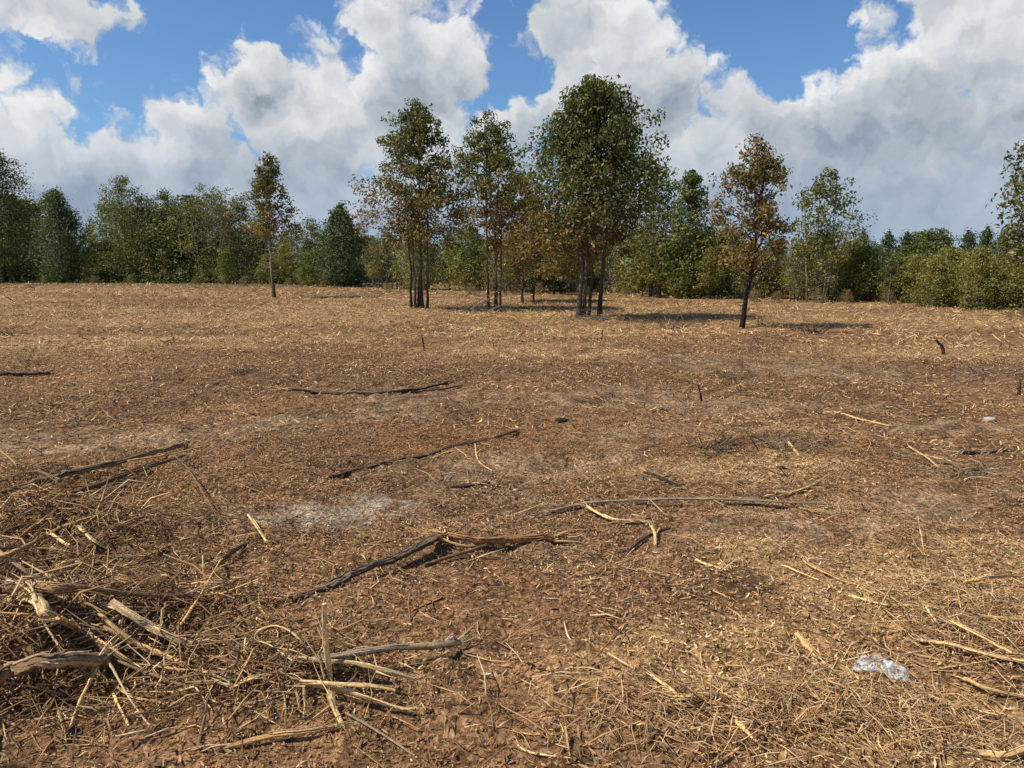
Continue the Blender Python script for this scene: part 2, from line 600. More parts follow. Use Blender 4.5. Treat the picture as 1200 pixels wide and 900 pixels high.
def sow_chips(name, n, r0, r1, Lr, Wr, pale0, label, lift=.012):
    x, y = sow(n, r0, r1)
    bare, ash, red, straw = masks(x, y)
    clump = fbm(x, y, 1.6, 3, 91)
    keep = rng.uniform(size=n) < (1 - np.maximum(.74 * bare, .93 * ash)) * (.45 + .9 * sst(clump, .3, .62))
    x, y, bare, straw, red = x[keep], y[keep], bare[keep], straw[keep], red[keep]
    n = len(x)
    L = Lr[0] * (Lr[1] / Lr[0]) ** (rng.uniform(size=n) ** 1.5)
    Wd = np.minimum(rng.uniform(Wr[0], Wr[1], n), L * .5)
    pitch = rng.normal(0, .34, n)
    z = H(x, y) + rng.uniform(-.2, 1, n) * lift + np.abs(np.sin(pitch)) * L * .35
    V, F = ribbons(x, y, z, L, Wd, rng.uniform(0, 2 * np.pi, n), pitch, rng.normal(0, .25, n), rng.normal(0, .6, n))
    drift = sst(fbm(x, y, .9, 3, 95), .48, .66)
    isp = rng.uniform(size=n) < np.clip(pale0 * (.45 + 1.6 * drift) + .5 * straw * (.45 + .8 * drift) - .15 * red, 0, .95)
    C = np.where(isp[:, None], pick(PALE, n), pick(BROWN, n))
    C = C * np.where((red > .5)[:, None], np.array([[1.04, .94, .88]]), 1)
    return link(name, mesh_np(name, V, F, np.repeat(C, 6, 0)), M_CHIP, kind="stuff", label=label, category="mulch")


sow_chips("wood_chip_mulch", 228000, 1.7, 7.5, (.007, .040), (.003, .010), .11, "brown shredded wood chips covering the bare soil close by")
sow_chips("mulch_litter", 105000, 7.5, 17, (.02, .10), (.006, .017), .20, "shredded bark and chip litter spread over the middle of the field", .015)
sow_chips("straw_mulch", 80000, 17, 38, (.06, .28), (.008, .022), .34, "golden straw-like shreds strewn around the oak clumps", .03)
sow_chips("far_straw_mulch", 36000, 38, 84, (.12, .5), (.02, .045), .40, "golden shredded litter reaching back to the left treeline", .05)


def tangle(name, regions, label, pal, Lr, Rr, tall):
    """fine splinters heaped at random inside pixel regions (px, py, rx, ry, count)"""
    cx, cy = [], []
    for (a, b_, c_, d_, k_) in regions:
        x0, y0 = flat(a, b_)
        q = rng.normal(0, .5, (k_, 2))
        cx.append(x0 + q[:, 0] * c_)
        cy.append(y0 + q[:, 1] * d_)
    x, y = np.concatenate(cx), np.concatenate(cy)
    n = len(x)
    L = Lr[0] * (Lr[1] / Lr[0]) ** (rng.uniform(size=n) ** 1.3)
    az_, pt = rng.uniform(0, 2 * np.pi, n), rng.normal(0, .30, n)
    d = np.stack((np.cos(az_) * np.cos(pt), np.sin(az_) * np.cos(pt), np.sin(pt)), -1)
    z = H(x, y) + np.abs(np.sin(pt)) * L * .42 + rng.uniform(0, 1, n) ** 2 * tall
    V, F = prisms(np.stack((x, y, z), -1), L, rng.uniform(*Rr, n), d, rng.normal(0, .09, (n, 2)))
    return link(name, mesh_np(name, V, F, np.repeat(pick(pal, n), 9, 0)), M_CHIP, kind="stuff", label=label, category="mulch")


MIXED = np.vstack((PALE, BROWN, BROWN[:3], PALE[3:]))
tangle("brush_litter", [(70, 650, 1.0, .7, 1800), (130, 740, .8, .45, 1600), (40, 800, .7, .4, 1100), (320, 800, .45, .22, 800), (150, 840, .8, .25, 500), (90, 570, 1.4, .35, 1100), (250, 640, 1.0, .5, 900)],
       "tangled fine splinters and bark shreds filling the brush heap", np.vstack((MIXED, BROWN * .6, BROWN * .6, BROWN * .4)), (.02, .22), (.0012, .0046), .045)  # darkened browns paint the shade of the heap's gaps into the splinters
tangle("broken_stalks", [(50, 640, .7, .5, 480), (110, 735, .7, .4, 360), (20, 790, .5, .3, 360), (60, 580, 1.0, .3, 190), (320, 800, .4, .2, 150), (200, 800, .5, .25, 110)],
       "broken stalks and bark strips heaped crosswise in the brush heap", np.vstack((PALE, PALE * .75, BROWN, BROWN * .5)), (.08, .36), (.0018, .0060), .10)  # the half-dark browns paint shaded gaps between the stalks
tangle("straw_litter", [(850, 855, .8, .25, 1100), (1130, 745, .5, .45, 1500), (1050, 850, .6, .22, 1300), (1150, 660, .7, .5, 500), (960, 790, .5, .35, 400), (985, 600, .35, .25, 260), (900, 520, 1.5, .5, 700), (850, 560, 2.2, 1.0, 600)],
       "loose pale straw-like shreds tangled around the plastic bag", np.vstack((PALE, PALE, BROWN)), (.03, .22), (.0011, .0034), .03)
tangle("scattered_splinters", [(600, 640, 4.2, 2.6, 1100), (600, 480, 11, 5, 1500), (700, 800, 2.6, 1.2, 450), (150, 470, 7, 4, 600), (1100, 470, 6, 4, 600)],
       "thin splinters scattered singly over the brown mulch", MIXED, (.04, .30), (.0014, .005), .012)

# ------------------------------------------------------------------ trees
def leaves(acc, c, nrm, L, col, r, wid=.5):
    """folded, pointed leaf faces"""
    n = len(c)
    nrm = nrm + r.normal(0, .65, (n, 3)) + np.array((0, 0, .25))
    nrm /= np.linalg.norm(nrm, axis=1)[:, None]
    d = np.cross(nrm, r.normal(size=(n, 3)))
    d /= np.linalg.norm(d, axis=1)[:, None]
    s = np.cross(nrm, d)
    L = L[:, None]
    V = np.empty((n, 4, 3))
    V[:, 0] = c - d * L * .5
    V[:, 1] = c - s * L * wid * .5 + nrm * L * .10 - d * L * .04
    V[:, 2] = c + d * L * .5 - nrm * L * .08
    V[:, 3] = c + s * L * wid * .5 + nrm * L * .10 - d * L * .04
    i = np.arange(n)[:, None] * 4
    F = np.concatenate((i + np.array([[0, 1, 2]]), i + np.array([[0, 2, 3]])))
    acc.add(V.reshape(-1, 3), F, np.repeat(col, 4, 0))


GREEN = np.array(((.062, .080, .022), (.085, .102, .028), (.110, .120, .036), (.048, .066, .021)))
DKGREEN = np.array(((.034, .054, .022), (.050, .072, .027), (.068, .088, .032)))
OLIVE = np.array(((.130, .136, .036), (.155, .156, .044), (.100, .112, .032), (.170, .148, .050)))
YGREEN = np.array(((.085, .115, .028), (.11, .135, .034), (.065, .09, .026)))
RUST = np.array(((.150, .090, .038), (.19, .120, .052), (.105, .076, .034), (.26, .175, .085), (.120, .105, .040)))
GOLD = np.array(((.23, .145, .055), (.17, .10, .04), (.13, .105, .036)))
GREYG = np.array(((.095, .105, .048), (.118, .124, .060), (.074, .088, .038)))


def tree_meshes(seed, Ht, prof, cb, nleaf, leaf, pal_hi, pal_lo=None, mixz=(.4, .7), stems=((0, 0, 0, 0, .10, 1.0),), limbs=34, clump=.26, bare=0,
                bark=(.125, .105, .085), base_char=.6, wid=.5, gap=0.0, droop=.0, fullness=.25, skew=(0, 0), wide=1.0, thin=.8, fpow=1.7, gain=1.55):
    """wood meshes (one per stem) and one crown mesh, in metres about the base.
    prof: (height fraction, radius) outline; stems: (dx, dy, lean x, lean y, radius, height fraction)"""
    r = np.random.default_rng(seed)
    pt = np.array([p[0] for p in prof])
    pr = np.array([p[1] for p in prof]) * wide
    bark = np.array(bark)
    accs, paths = [], []
    for (dx, dy, lx, ly, rad, hf) in stems:
        n = 18
        t = np.linspace(0, 1, n)
        wob = np.cumsum(r.normal(0, .018, (n, 2)), 0) * Ht * .16
        path = np.stack((dx + lx * t + wob[:, 0], dy + ly * t + wob[:, 1], t * Ht * hf * .96), -1)
        path[:, :2] += np.array(skew) * (t ** 1.5)[:, None]
        path[0, 2] = -.12
        a = Acc()
        rad = rad * thin
        rr = rad * (1 - .93 * t ** .85) + rad * .35 * np.exp(-t * 26) + .006
        ch = sst(t, .02, .30)[:, None]
        tube(a, path, rr, 8, bark * (1 - base_char + base_char * ch) * np.array((1, 1, 1)), r, .22, .10, cap=False)
        accs.append(a)
        paths.append((path, t * hf, rr))
    cen, nor, hts = [], [], []
    ga = r.uniform(0, 6.28)
    for k in range(limbs):
        t = cb + (1 - cb) * ((k + r.uniform(0, 1)) / limbs) ** .92
        ga += 2.4 + r.normal(0, .3)
        j = int(r.integers(0, len(paths)))
        path, ts, rr = paths[j]
        if t > stems[j][5]:
            j = int(np.argmax([s[5] for s in stems]))
            path, ts, rr = paths[j]
        rad = np.interp(t, pt, pr)
        t0 = max(cb * .55, t - .10 - .10 * r.uniform())
        p0 = np.array([np.interp(t0, ts, path[:, q]) for q in range(3)])
        r0 = np.interp(t0, ts, rr)
        out = rad * (1.0 - .55 * r.uniform() ** 2.2)
        axis_c = np.array((skew[0] * t ** 1.5, skew[1] * t ** 1.5, t * Ht * .98))
        p2 = axis_c + np.array((math.cos(ga) * out, math.sin(ga) * out, r.normal(0, .02 * Ht)))
        p1 = p0 * .5 + p2 * .5 + np.array((0, 0, .05 * out - droop * out))
        lp = smooth_path((p0, p1, p2), 7)
        tube(accs[j], lp, np.linspace(max(.008, r0 * .42), .005, 7), 5, bark * 1.1, r, .2, .1, cap=False)
        ln = np.linalg.norm(p2 - p0)
        nb = max(2, int(ln * 2.2))
        cl = [(lp[-1], 1.0)]
        for _ in range(nb):
            u = r.uniform(.35, 1.0)
            q0 = lp[int(u * 6)]
            q1 = q0 + r.normal(0, 1, 3) * ln * .20 + np.array((0, 0, .06 * ln))
            tube(accs[j], smooth_path((q0, (q0 + q1) / 2 + r.normal(0, .03, 3), q1), 4), np.linspace(.008, .003, 4), 3, bark * 1.2, r, .2, 0, cap=False)
            cl.append((q1, .9))
        for (c, w) in cl:
            if r.uniform() < gap:
                continue
            m = max(3, int(nleaf / (limbs * (nb + 1)) * r.uniform(.5, 1.6)))
            sz = clump * (.6 + .6 * r.uniform()) * (0.7 + .3 * rad / max(pr))
            off = np.clip(r.normal(0, 1, (m, 3)), -1.5, 1.5) * sz * np.array((1, 1, .72))
            cen.append(c + off)
            nor.append(off / (np.linalg.norm(off, axis=1)[:, None] + 1e-6))
            hts.append(np.full(m, c[2] / Ht))
    if fullness:
        m = int(nleaf * fullness)
        t = cb + (1 - cb) * r.uniform(0, 1, m) ** fpow
        rad = np.interp(t, pt, pr) * np.sqrt(r.uniform(0, 1, m)) * .92
        th = r.uniform(0, 6.283, m)
        c = np.stack((skew[0] * t ** 1.5 + rad * np.cos(th), skew[1] * t ** 1.5 + rad * np.sin(th), t * Ht), -1)
        keep = fbm(c[:, 0] * 1.3 + c[:, 2], c[:, 1] * 1.3 + c[:, 2] * 1.7, 1.0, 2, seed) > .46
        cen.append(c[keep])
        nor.append(np.stack((np.cos(th), np.sin(th), 0 * th), -1)[keep])
        hts.append(t[keep])
    for _ in range(bare):                     # dead, leafless twigs low on the stems
        j = int(r.integers(0, len(paths)))
        path, ts, rr = paths[j]
        t0 = r.uniform(.08, max(.12, cb))
        p0 = np.array([np.interp(t0, ts, path[:, q]) for q in range(3)])
        a_ = r.uniform(0, 6.28)
        ln = r.uniform(.12, .5) * max(pr)
        p1 = p0 + np.array((math.cos(a_) * ln, math.sin(a_) * ln, ln * r.uniform(-.1, .6)))
        tube(accs[j], smooth_path((p0, (p0 + p1) / 2 + r.normal(0, .06 * ln, 3), p1), 5), np.linspace(.010, .003, 5), 4, bark * 1.35, r, .2, 0, cap=False)
    cen, nor, hts = np.concatenate(cen), np.concatenate(nor), np.concatenate(hts)
    cen[:, 2] = np.maximum(cen[:, 2], .05)
    n = len(cen)
    if pal_lo is None:
        pal_lo = pal_hi
    low = r.uniform(size=n) > sst(hts + r.normal(0, .10, n) + .3 * (vnoise(cen[:, 0] * 1.1 + 31, cen[:, 2] * 1.1 + cen[:, 1], seed) - .5), *mixz)
    col = np.where(low[:, None], pal_lo[r.integers(0, len(pal_lo), n)], pal_hi[r.integers(0, len(pal_hi), n)]) * r.uniform(.65, 1.4, (n, 1)) * gain * np.array((1.06, 1.0, .84))
    ac = Acc()
    leaves(ac, cen, nor, leaf * r.uniform(.65, 1.3, n), col, r, wid)
    return [a.mesh("trunk", True) for a in accs], ac.mesh("crown")


def plant_tree(name, meshes, loc, label, cat="tree", group=None, scale=1.0, rotz=0.0, sx=1.0, trunk_name="trunk"):
    e = link(name, None, None, loc=loc, label=label, category=cat, group=group)
    e.rotation_euler = (0, 0, rotz)
    e.scale = (scale * sx, scale * sx, scale)
    e.empty_display_size = .3
    for m in meshes[0]:
        link(trunk_name, m, M_BARK, e)
    link("crown", meshes[1], M_LEAF, e, kind="stuff")
    return e


def spot(px, py):
    x, y = flat(px, py)
    return (x, y, Hs(x, y))


def ppm(py):                                   # pixels of the photograph per metre at a base line
    return (py - HOR) / CAM_H * (1 + ((450 - HOR) / F_PX) ** 2) ** .5


# --- the oaks left standing in the clearing (sizes in metres at their own distance)
T = tree_meshes
plant_tree("oak_tree", T(101, 7.5, [(.34, .9), (.42, 1.75), (.50, 1.85), (.58, 1.75), (.66, 1.55), (.75, 1.15), (.84, .8), (.93, .45), (1, .1)], .38, 15000, .12, GREEN, np.vstack((RUST, GREEN[:3])), (.46, .80),
           ((-.30, .1, -.12, 0, .060, .80), (-.12, -.05, -.1, 0, .055, .70), (.06, 0, -.02, 0, .085, 1.0), (.33, .1, .22, .1, .055, .74), (-.05, .25, .12, .1, .05, .8)), 60, .21, 26, fullness=.14, wide=1.2, gain=1.25),
           spot(491, 362), "rust-tinged oak on five thin stems, narrow pointed top, beside the pale lone sapling", "tree")
plant_tree("oak_tree", T(102, 6.85, [(.36, .6), (.46, 1.0), (.58, 1.15), (.70, 1.20), (.82, .95), (.92, .6), (1, .15)], .44, 9500, .12, GREEN, np.vstack((RUST, GREEN[:2])), (.40, .70),
           ((-.05, 0, -.05, 0, .075, 1.0), (.28, .12, .05, 0, .08, .85), (.40, .0, .20, .1, .05, .7)), 46, .22, 26, fullness=.10, gap=.06, wide=1.22, gain=1.25),
           spot(573, 364), "slim open-crowned green oak between the rust-tinged oak and the largest oak", "tree")
plant_tree("oak_tree", T(113, 6.8, [(.30, .9), (.38, 1.45), (.48, 1.75), (.58, 1.92), (.70, 1.85), (.82, 1.45), (.92, .95), (1, .25)], .34, 23000, .125, GREEN, np.vstack((RUST, GREEN[:2])), (.28, .52),
           ((-.25, -.05, .0, 0, .095, 1.0), (-.08, -.1, .0, -.1, .07, .8), (.1, .2, .1, .1, .06, .8), (.46, .25, .12, .1, .095, .92)), 84, .24, 22, fullness=.34, skew=(.15, 0), wide=1.05, fpow=1.0, gain=1.25),
           spot(687, 374), "largest oak, full dark green round crown on four dark trunks", "tree")
plant_tree("oak_tree", T(104, 5.6, [(.26, .6), (.40, 1.5), (.55, 1.6), (.70, 1.3), (.85, .8), (1, .2)], .30, 6500, .15, RUST, np.vstack((RUST, GREEN[:2])), (.3, .6),
           ((0, 0, -.1, 0, .07, 1.0), (.5, .3, .15, .1, .05, .85)), 40, .24, 20, fullness=.14, wide=1.2, gain=1.25),
           spot(612, 354), "low brown-leaved oak filling the space behind the slim oak and largest oak", "tree")
plant_tree("oak_tree", T(105, 4.8, [(.30, .6), (.38, 1.15), (.50, 1.05), (.60, .75), (.70, .95), (.80, .95), (.90, .55), (1, .15)], .36, 7000, .105, np.vstack((RUST[2:], RUST[:3], GREEN)), np.vstack((GOLD, RUST, OLIVE[:2])), (.50, .66),
           ((0, 0, .34, 0, .085, 1.0),), 42, .17, 30, bark=(.05, .043, .038), fullness=.06, gap=.12, skew=(.15, 0), gain=1.25),
           spot(869, 384), "lone brown-leaved oak leaning on a single charred trunk", "tree")
plant_tree("oak_tree", T(106, 5.2, [(.25, .8), (.40, 1.3), (.60, 1.3), (.8, 1.0), (1, .2)], .30, 5200, .14, GREYG, RUST, (.2, .45), ((0, 0, .1, 0, .09, 1.0),), 34, .22, 14, fullness=.25, gain=1.25),
           spot(1222, 388), "grey-green oak standing alone in front of the low green thicket", "tree")
plant_tree("lone_sapling", T(107, 7.2, [(.42, .5), (.48, 1.35), (.58, 1.40), (.66, 1.05), (.74, 1.10), (.82, .75), (.90, .55), (1, .12)], .46, 4600, .16, GREYG, np.vstack((OLIVE, RUST)), (.45, .7),
           ((0, 0, -.22, 0, .085, 1.0),), 36, .23, 18, bark=(.23, .205, .165), base_char=.75, fullness=.12, gap=.1, gain=1.25),
           spot(321, 349), "slender sapling with one straight pale trunk and a sparse pointed crown", "tree")

# --- individual trees of the far edge, left to right
BK = [
    ("broad_tree", T(201, 12.9, [(.05, 2.2), (.3, 3.6), (.5, 3.6), (.7, 2.9), (.85, 2.0), (1, .5)], .10, 13000, .22, np.vstack((DKGREEN, GREEN)), np.vstack((DKGREEN, OLIVE[:1])), (.3, .7), ((0, 0, 0, 0, .22, 1.0), (1.4, 0, .5, 0, .16, .8), (-1, .5, 0, 0, .14, .8)), 60, .55, 10, fullness=.4, bark=(.11, .095, .08)),
     (6, 331), "tall broad dark tree with feathery top at the forest edge"),
    ("dark_tree", T(202, 8.6, [(.03, 2.0), (.3, 2.7), (.5, 2.5), (.7, 1.7), (.85, 1.3), (1, .3)], .06, 9500, .20, DKGREEN, DKGREEN, (.3, .7), ((0, 0, 0, 0, .17, 1.0), (.8, 0, .3, 0, .12, .8)), 46, .48, 6, fullness=.4),
     (74, 332), "near-black green tree with layered open branches, next to the tall broad tree"),
    ("feathery_tree", T(203, 9.9, [(.05, 2.0), (.3, 2.5), (.5, 2.5), (.7, 2.2), (.85, 1.4), (1, .4)], .12, 8500, .17, np.vstack((GREEN, GREYG)), YGREEN, (.25, .6), ((0, 0, -.3, 0, .15, 1.0), (.5, .2, .9, 0, .13, .92), (-.4, .2, -.8, 0, .1, .8)), 50, .38, 16, fullness=.22, bark=(.16, .14, .12), gap=.06, wide=1.25),
     (152, 332), "feathery green tree with yellow-green lower boughs beside the gap in the trees"),
    ("shadowed_tree", T(204, 8.2, [(.03, 1.6), (.3, 2.3), (.5, 2.2), (.7, 1.8), (.85, 1.2), (1, .3)], .07, 8500, .18, np.vstack((GREYG, GREEN)), DKGREEN, (.25, .6), ((0, 0, 0, 0, .15, 1.0), (.6, 0, .4, 0, .1, .9)), 44, .40, 8, fullness=.4, wide=1.25),
     (198, 332), "grey-green tree with a black shaded hollow at its foot"),
    ("multi_stem_tree", T(205, 8.5, [(.25, 1.6), (.4, 2.4), (.6, 2.8), (.75, 2.5), (.88, 1.7), (1, .5)], .32, 7500, .16, GREYG, np.vstack((GREYG, OLIVE)), (.3, .6), ((-1.2, 0, -.5, 0, .10, .92), (-.4, .2, .2, 0, .10, 1.0), (.5, 0, .4, 0, .10, .95), (1.3, .2, .7, 0, .09, .9), (.2, -.3, 1.9, 0, .09, .75)), 56, .36, 34, fullness=.10, bark=(.24, .215, .18), gap=.1, wide=1.25),
     (250, 333), "airy grey-green tree with many pale bare stems, one strongly slanted"),
    ("evergreen_shrub", T(206, 6.3, [(.0, 1.6), (.2, 2.35), (.4, 2.3), (.6, 1.8), (.8, 1.1), (1, .15)], .02, 8000, .19, DKGREEN, DKGREEN, (.3, .6), ((0, 0, 0, 0, .12, 1.0),), 60, .34, 0, fullness=.7),
     (401, 336), "dense dark bluish-green conical evergreen next to the slender sapling"),
    ("feathery_tree", T(207, 6.9, [(.05, 1.1), (.3, 1.8), (.5, 1.8), (.7, 1.3), (.85, .9), (1, .3)], .14, 4600, .18, np.vstack((GREYG, GREEN)), OLIVE, (.2, .5), ((0, 0, 0, 0, .10, 1.0), (.5, .2, .4, 0, .08, .85)), 44, .30, 16, fullness=.25, bark=(.17, .15, .125)),
     (762, 348), "soft grey-green tree close behind the largest oak"),
    ("evergreen_tree", T(208, 6.2, [(.0, 1.0), (.2, 1.4), (.4, 1.4), (.6, 1.15), (.8, .75), (1, .15)], .04, 6000, .17, np.vstack((DKGREEN, GREEN)), GREEN, (.3, .6), ((0, 0, 0, 0, .10, 1.0),), 54, .26, 6, fullness=.45),
     (806, 350), "dark green evergreen between the largest oak and the lone brown oak"),
    ("stemmy_tree", T(209, 5.6, [(.25, .9), (.4, 1.35), (.55, 1.45), (.7, 1.45), (.85, 1.0), (1, .3)], .30, 3600, .15, GREEN, OLIVE, (.3, .6), ((-.6, 0, -.4, 0, .055, .9), (-.2, .1, -.1, 0, .06, 1.0), (.2, 0, .1, 0, .05, .95), (.5, .1, .9, 0, .05, .85), (.0, -.2, .4, 0, .045, .9)), 44, .22, 40, fullness=.12, bark=(.21, .185, .15), gap=.06),
     (962, 355), "green tree with upswept branches and a fan of pale bare stems"),
]
for nm, ms, (px, py), lab in BK:
    x, y = flat(px, py)
    plant_tree(nm, ms, (x, y, Hs(x, y)), lab, "tree")

# --- look-alikes of the forest edge and of the low thicket
PRO = {
    "olive": T(301, 4.0, [(0, 1.1), (.25, 1.6), (.5, 1.5), (.75, .95), (1, .2)], .02, 4600, .145, OLIVE, np.vstack((OLIVE, GREEN)), (.2, .5), ((0, 0, 0, 0, .07, 1.0), (.4, .2, .4, 0, .05, .8)), 46, .26, 8, fullness=.55),
    "green": T(302, 4.0, [(0, .9), (.25, 1.4), (.5, 1.35), (.75, .85), (1, .12)], .03, 4600, .135, np.vstack((GREEN, YGREEN[:1])), OLIVE, (.2, .6), ((0, 0, 0, 0, .07, 1.0),), 48, .24, 8, fullness=.5),
    "pine": T(303, 4.5, [(0, .8), (.25, 1.15), (.5, .95), (.75, .55), (1, .05)], .04, 4400, .12, DKGREEN, GREEN, (.2, .5), ((0, 0, 0, 0, .07, 1.0),), 54, .20, 6, fullness=.4),
    "yellow": T(304, 4.0, [(0, 1.0), (.3, 1.5), (.55, 1.5), (.8, 1.0), (1, .3)], .08, 3800, .15, YGREEN, OLIVE, (.2, .5), ((0, 0, 0, 0, .06, 1.0), (-.3, .2, -.4, 0, .05, .85)), 40, .28, 10, fullness=.35, bark=(.15, .13, .11)),
    "brush": T(305, 2.0, [(0, .9), (.3, 1.2), (.6, 1.0), (1, .3)], .03, 1800, .10, np.vstack((GREYG, RUST[:2])), np.vstack((RUST, GREYG)), (.2, .5), ((0, 0, 0, 0, .03, 1.0), (.3, .1, .3, 0, .03, .9), (-.3, 0, -.4, 0, .03, .9)), 40, .22, 60, fullness=.2, bark=(.20, .175, .15)),
    "shade": T(306, 6.0, [(0, 1.6), (.3, 2.1), (.55, 2.0), (.8, 1.2), (1, .3)], .03, 4800, .22, np.vstack((DKGREEN, GREEN)), DKGREEN, (.2, .5), ((0, 0, 0, 0, .12, 1.0), (.6, .2, .4, 0, .09, .85)), 46, .40, 10, fullness=.5),
    "thin": T(307, 5.0, [(.2, .7), (.4, 1.15), (.6, 1.2), (.8, .9), (1, .2)], .28, 2600, .15, GREYG, OLIVE, (.3, .6), ((-.4, 0, -.2, 0, .05, .9), (0, .1, .1, 0, .055, 1.0), (.4, 0, .3, 0, .05, .9)), 36, .24, 30, fullness=.12, bark=(.22, .195, .165)),
    "trunky": T(308, 6.5, [(.25, 1.0), (.45, 1.5), (.65, 1.4), (.85, .8), (1, .2)], .30, 3000, .19, np.vstack((GREEN, OLIVE)), np.vstack((OLIVE, RUST)), (.2, .5), ((0, 0, 0, 0, .11, 1.0),), 36, .32, 20, fullness=.2, bark=(.07, .06, .05)),
}
PH = {"olive": 4.0, "green": 4.0, "pine": 4.5, "yellow": 4.0, "brush": 2.0, "shade": 6.0, "thin": 5.0, "trunky": 6.5}
PINFO = {"olive": ("olive_shrub", "shrub", "olive-green bushy shrub", "olive shrubs of the forest edge"),
         "green": ("leafy_shrub", "shrub", "mid-green rounded shrub", "green shrubs of the forest edge"),
         "pine": ("young_pine", "tree", "dark pointed young pine", "young pines in the thicket"),
         "yellow": ("yellow_green_sapling", "tree", "yellow-green leafy sapling", "yellow-green saplings of the forest edge"),
         "brush": ("grey_brush", "shrub", "twiggy grey-brown brush", "low brush along the mulch edge"),
         "shade": ("forest_tree", "tree", "dark shaded background tree", "shaded trees behind the forest edge"),
         "thin": ("thin_stemmed_tree", "tree", "thin tree on pale bare stems", "thin pale-stemmed trees"),
         "trunky": ("dark_trunked_tree", "tree", "tree with one straight dark trunk", "dark-trunked trees beyond the oaks")}
PL = []
r_ = random.Random(4)


def row(kinds, x0, x1, n, base, top, jx=10, jy=1.5, jt=10):
    for k in range(n):
        u = (k + .5) / n
        px = x0 + (x1 - x0) * u + r_.uniform(-jx, jx)
        py = base[0] + (base[1] - base[0]) * u + r_.uniform(-jy, jy)
        tp = top[0] + (top[1] - top[0]) * u + r_.uniform(-jt, jt)
        PL.append((r_.choice(kinds), px, py, tp))


row(["shade"], -60, 60, 4, (329, 329), (215, 245))
row(["shade", "shade", "green"], 60, 440, 13, (328, 331), (272, 272), 10, 1, 10)
row(["thin", "trunky", "shade", "thin"], 120, 300, 8, (331, 332.5), (236, 238), 6, .5, 8)
row(["thin", "trunky", "green"], 300, 440, 5, (332.5, 335), (262, 266), 6, .5, 8)
row(["yellow", "green"], 112, 140, 3, (332, 332), (282, 285), 5, .5, 5)
row(["olive", "yellow"], 170, 380, 7, (332, 335), (292, 290), 10, .5, 8)
row(["yellow", "thin", "thin", "trunky", "olive"], 425, 660, 11, (338, 343), (275, 268), 8, 1, 10)
row(["shade", "olive", "yellow"], 425, 720, 12, (331, 334), (279, 276), 8, .8, 7)
row(["trunky"], 622, 662, 4, (345, 346), (268, 262), 4, 1, 8)
row(["thin", "yellow", "trunky"], 520, 680, 6, (340, 344), (278, 275), 8, 1, 8)
row(["shade", "yellow", "thin", "olive"], 660, 860, 9, (341, 347), (275, 268), 8, 1, 10)
row(["thin", "trunky", "yellow"], 735, 850, 5, (348, 351), (285, 280), 8, 1, 10)
row(["yellow", "thin", "olive"], 850, 1000, 8, (350, 353), (283, 278), 8, 1, 8)
row(["pine", "shade"], 990, 1190, 8, (349, 353), (268, 272), 12, 1, 7)
row(["olive", "green", "olive", "yellow"], 985, 1215, 11, (353, 361), (291, 290), 8, .8, 8)
row(["olive", "green"], 1090, 1225, 5, (360, 364), (300, 305), 8, .8, 8)
row(["brush"], 860, 1130, 7, (354, 360), (338, 340), 8, 1, 3)
row(["brush"], 430, 760, 7, (343, 349), (332, 336), 10, 1, 3)
row(["brush"], 20, 420, 7, (332, 337), (322, 325), 10, .5, 2)
row(["shade", "olive"], 1215, 1500, 7, (352, 372), (270, 262), 10, 1, 10)
row(["shade", "green"], -330, -60, 6, (333, 329), (235, 245), 12, 1, 15)
PL += [("olive", 1145, 363, 287), ("brush", 1182, 377, 367), ("brush", 1200, 375, 362), ("thin", 1040, 356, 300), ("thin", 930, 354, 280), ("thin", 590, 346, 285)]
LANDMARK = [(110, "beside the tall broad dark tree"), (172, "around the feathery green tree"), (290, "around the airy pale-stemmed tree"), (365, "behind the slender sapling"), (428, "around the dark conical evergreen"),
            (530, "behind the rust-tinged oak"), (600, "behind the slim open oak"), (665, "behind the low brown-leaved oak"), (740, "behind the largest oak"), (838, "around the dark evergreen by the largest oak"),
            (915, "behind the lone brown oak"), (1000, "around the upswept tree with fanned stems"), (1110, "in the low thicket next to the upswept tree"), (9999, "in the low thicket behind the grey-green oak")]
for kd, px, py, tp in PL:
    x, y = flat(px, py)
    hgt = (py - tp) / ppm(py)
    nm, ct, lab, gr = PINFO[kd]
    lab = ("tall " if hgt > PH[kd] * 1.25 else "short " if hgt < PH[kd] * .8 else "") + lab + " " + next(w_ for lim, w_ in LANDMARK if px < lim)
    plant_tree(nm, PRO[kd], (x, y, Hs(x, y) - .02), lab, ct, gr, hgt / PH[kd], r_.uniform(0, 6.28), r_.uniform(.9, 1.2) * (1.0 if kd != "shade" else 1.15), "stem" if ct == "shrub" else "trunk")

# dense undergrowth that reads as one dark mass behind the first trees
ua = Acc()
n = 26000
upx, upy = [], []
x = rng.uniform(-75, 45, n)
edge_y = 44 + np.where(x < 0, -x * .42, -x * .35)
y = edge_y + np.abs(rng.normal(0, 9, n)) + 11
keep = fbm(x, y, .16, 2, 6) > .42
x, y = x[keep], y[keep]
n = len(x)
c = np.stack((x, y, H(x, y) + rng.uniform(0, 1, n) ** 1.3 * (.6 + 3.4 * fbm(x, y, .35, 2, 5))), -1)
leaves(ua, c, rng.normal(size=(n, 3)), rng.uniform(.14, .34, n), np.vstack((DKGREEN, OLIVE, GREEN))[rng.integers(0, 11, n)], rng)
link("undergrowth", ua.mesh("undergrowth"), M_LEAF, kind="stuff", label="dim green undergrowth filling the forest floor behind the trees", category="undergrowth")

# ------------------------------------------------------------------ sticks, branches and splinters lying on the mulch
BARKY = (.135, .096, .062)
GREYB = (.29, .235, .175)
PEEL = (.60, .44, .235)
TAN = (.42, .285, .145)
REDB = (.30, .165, .078)
CHAR = (.035, .030, .027)


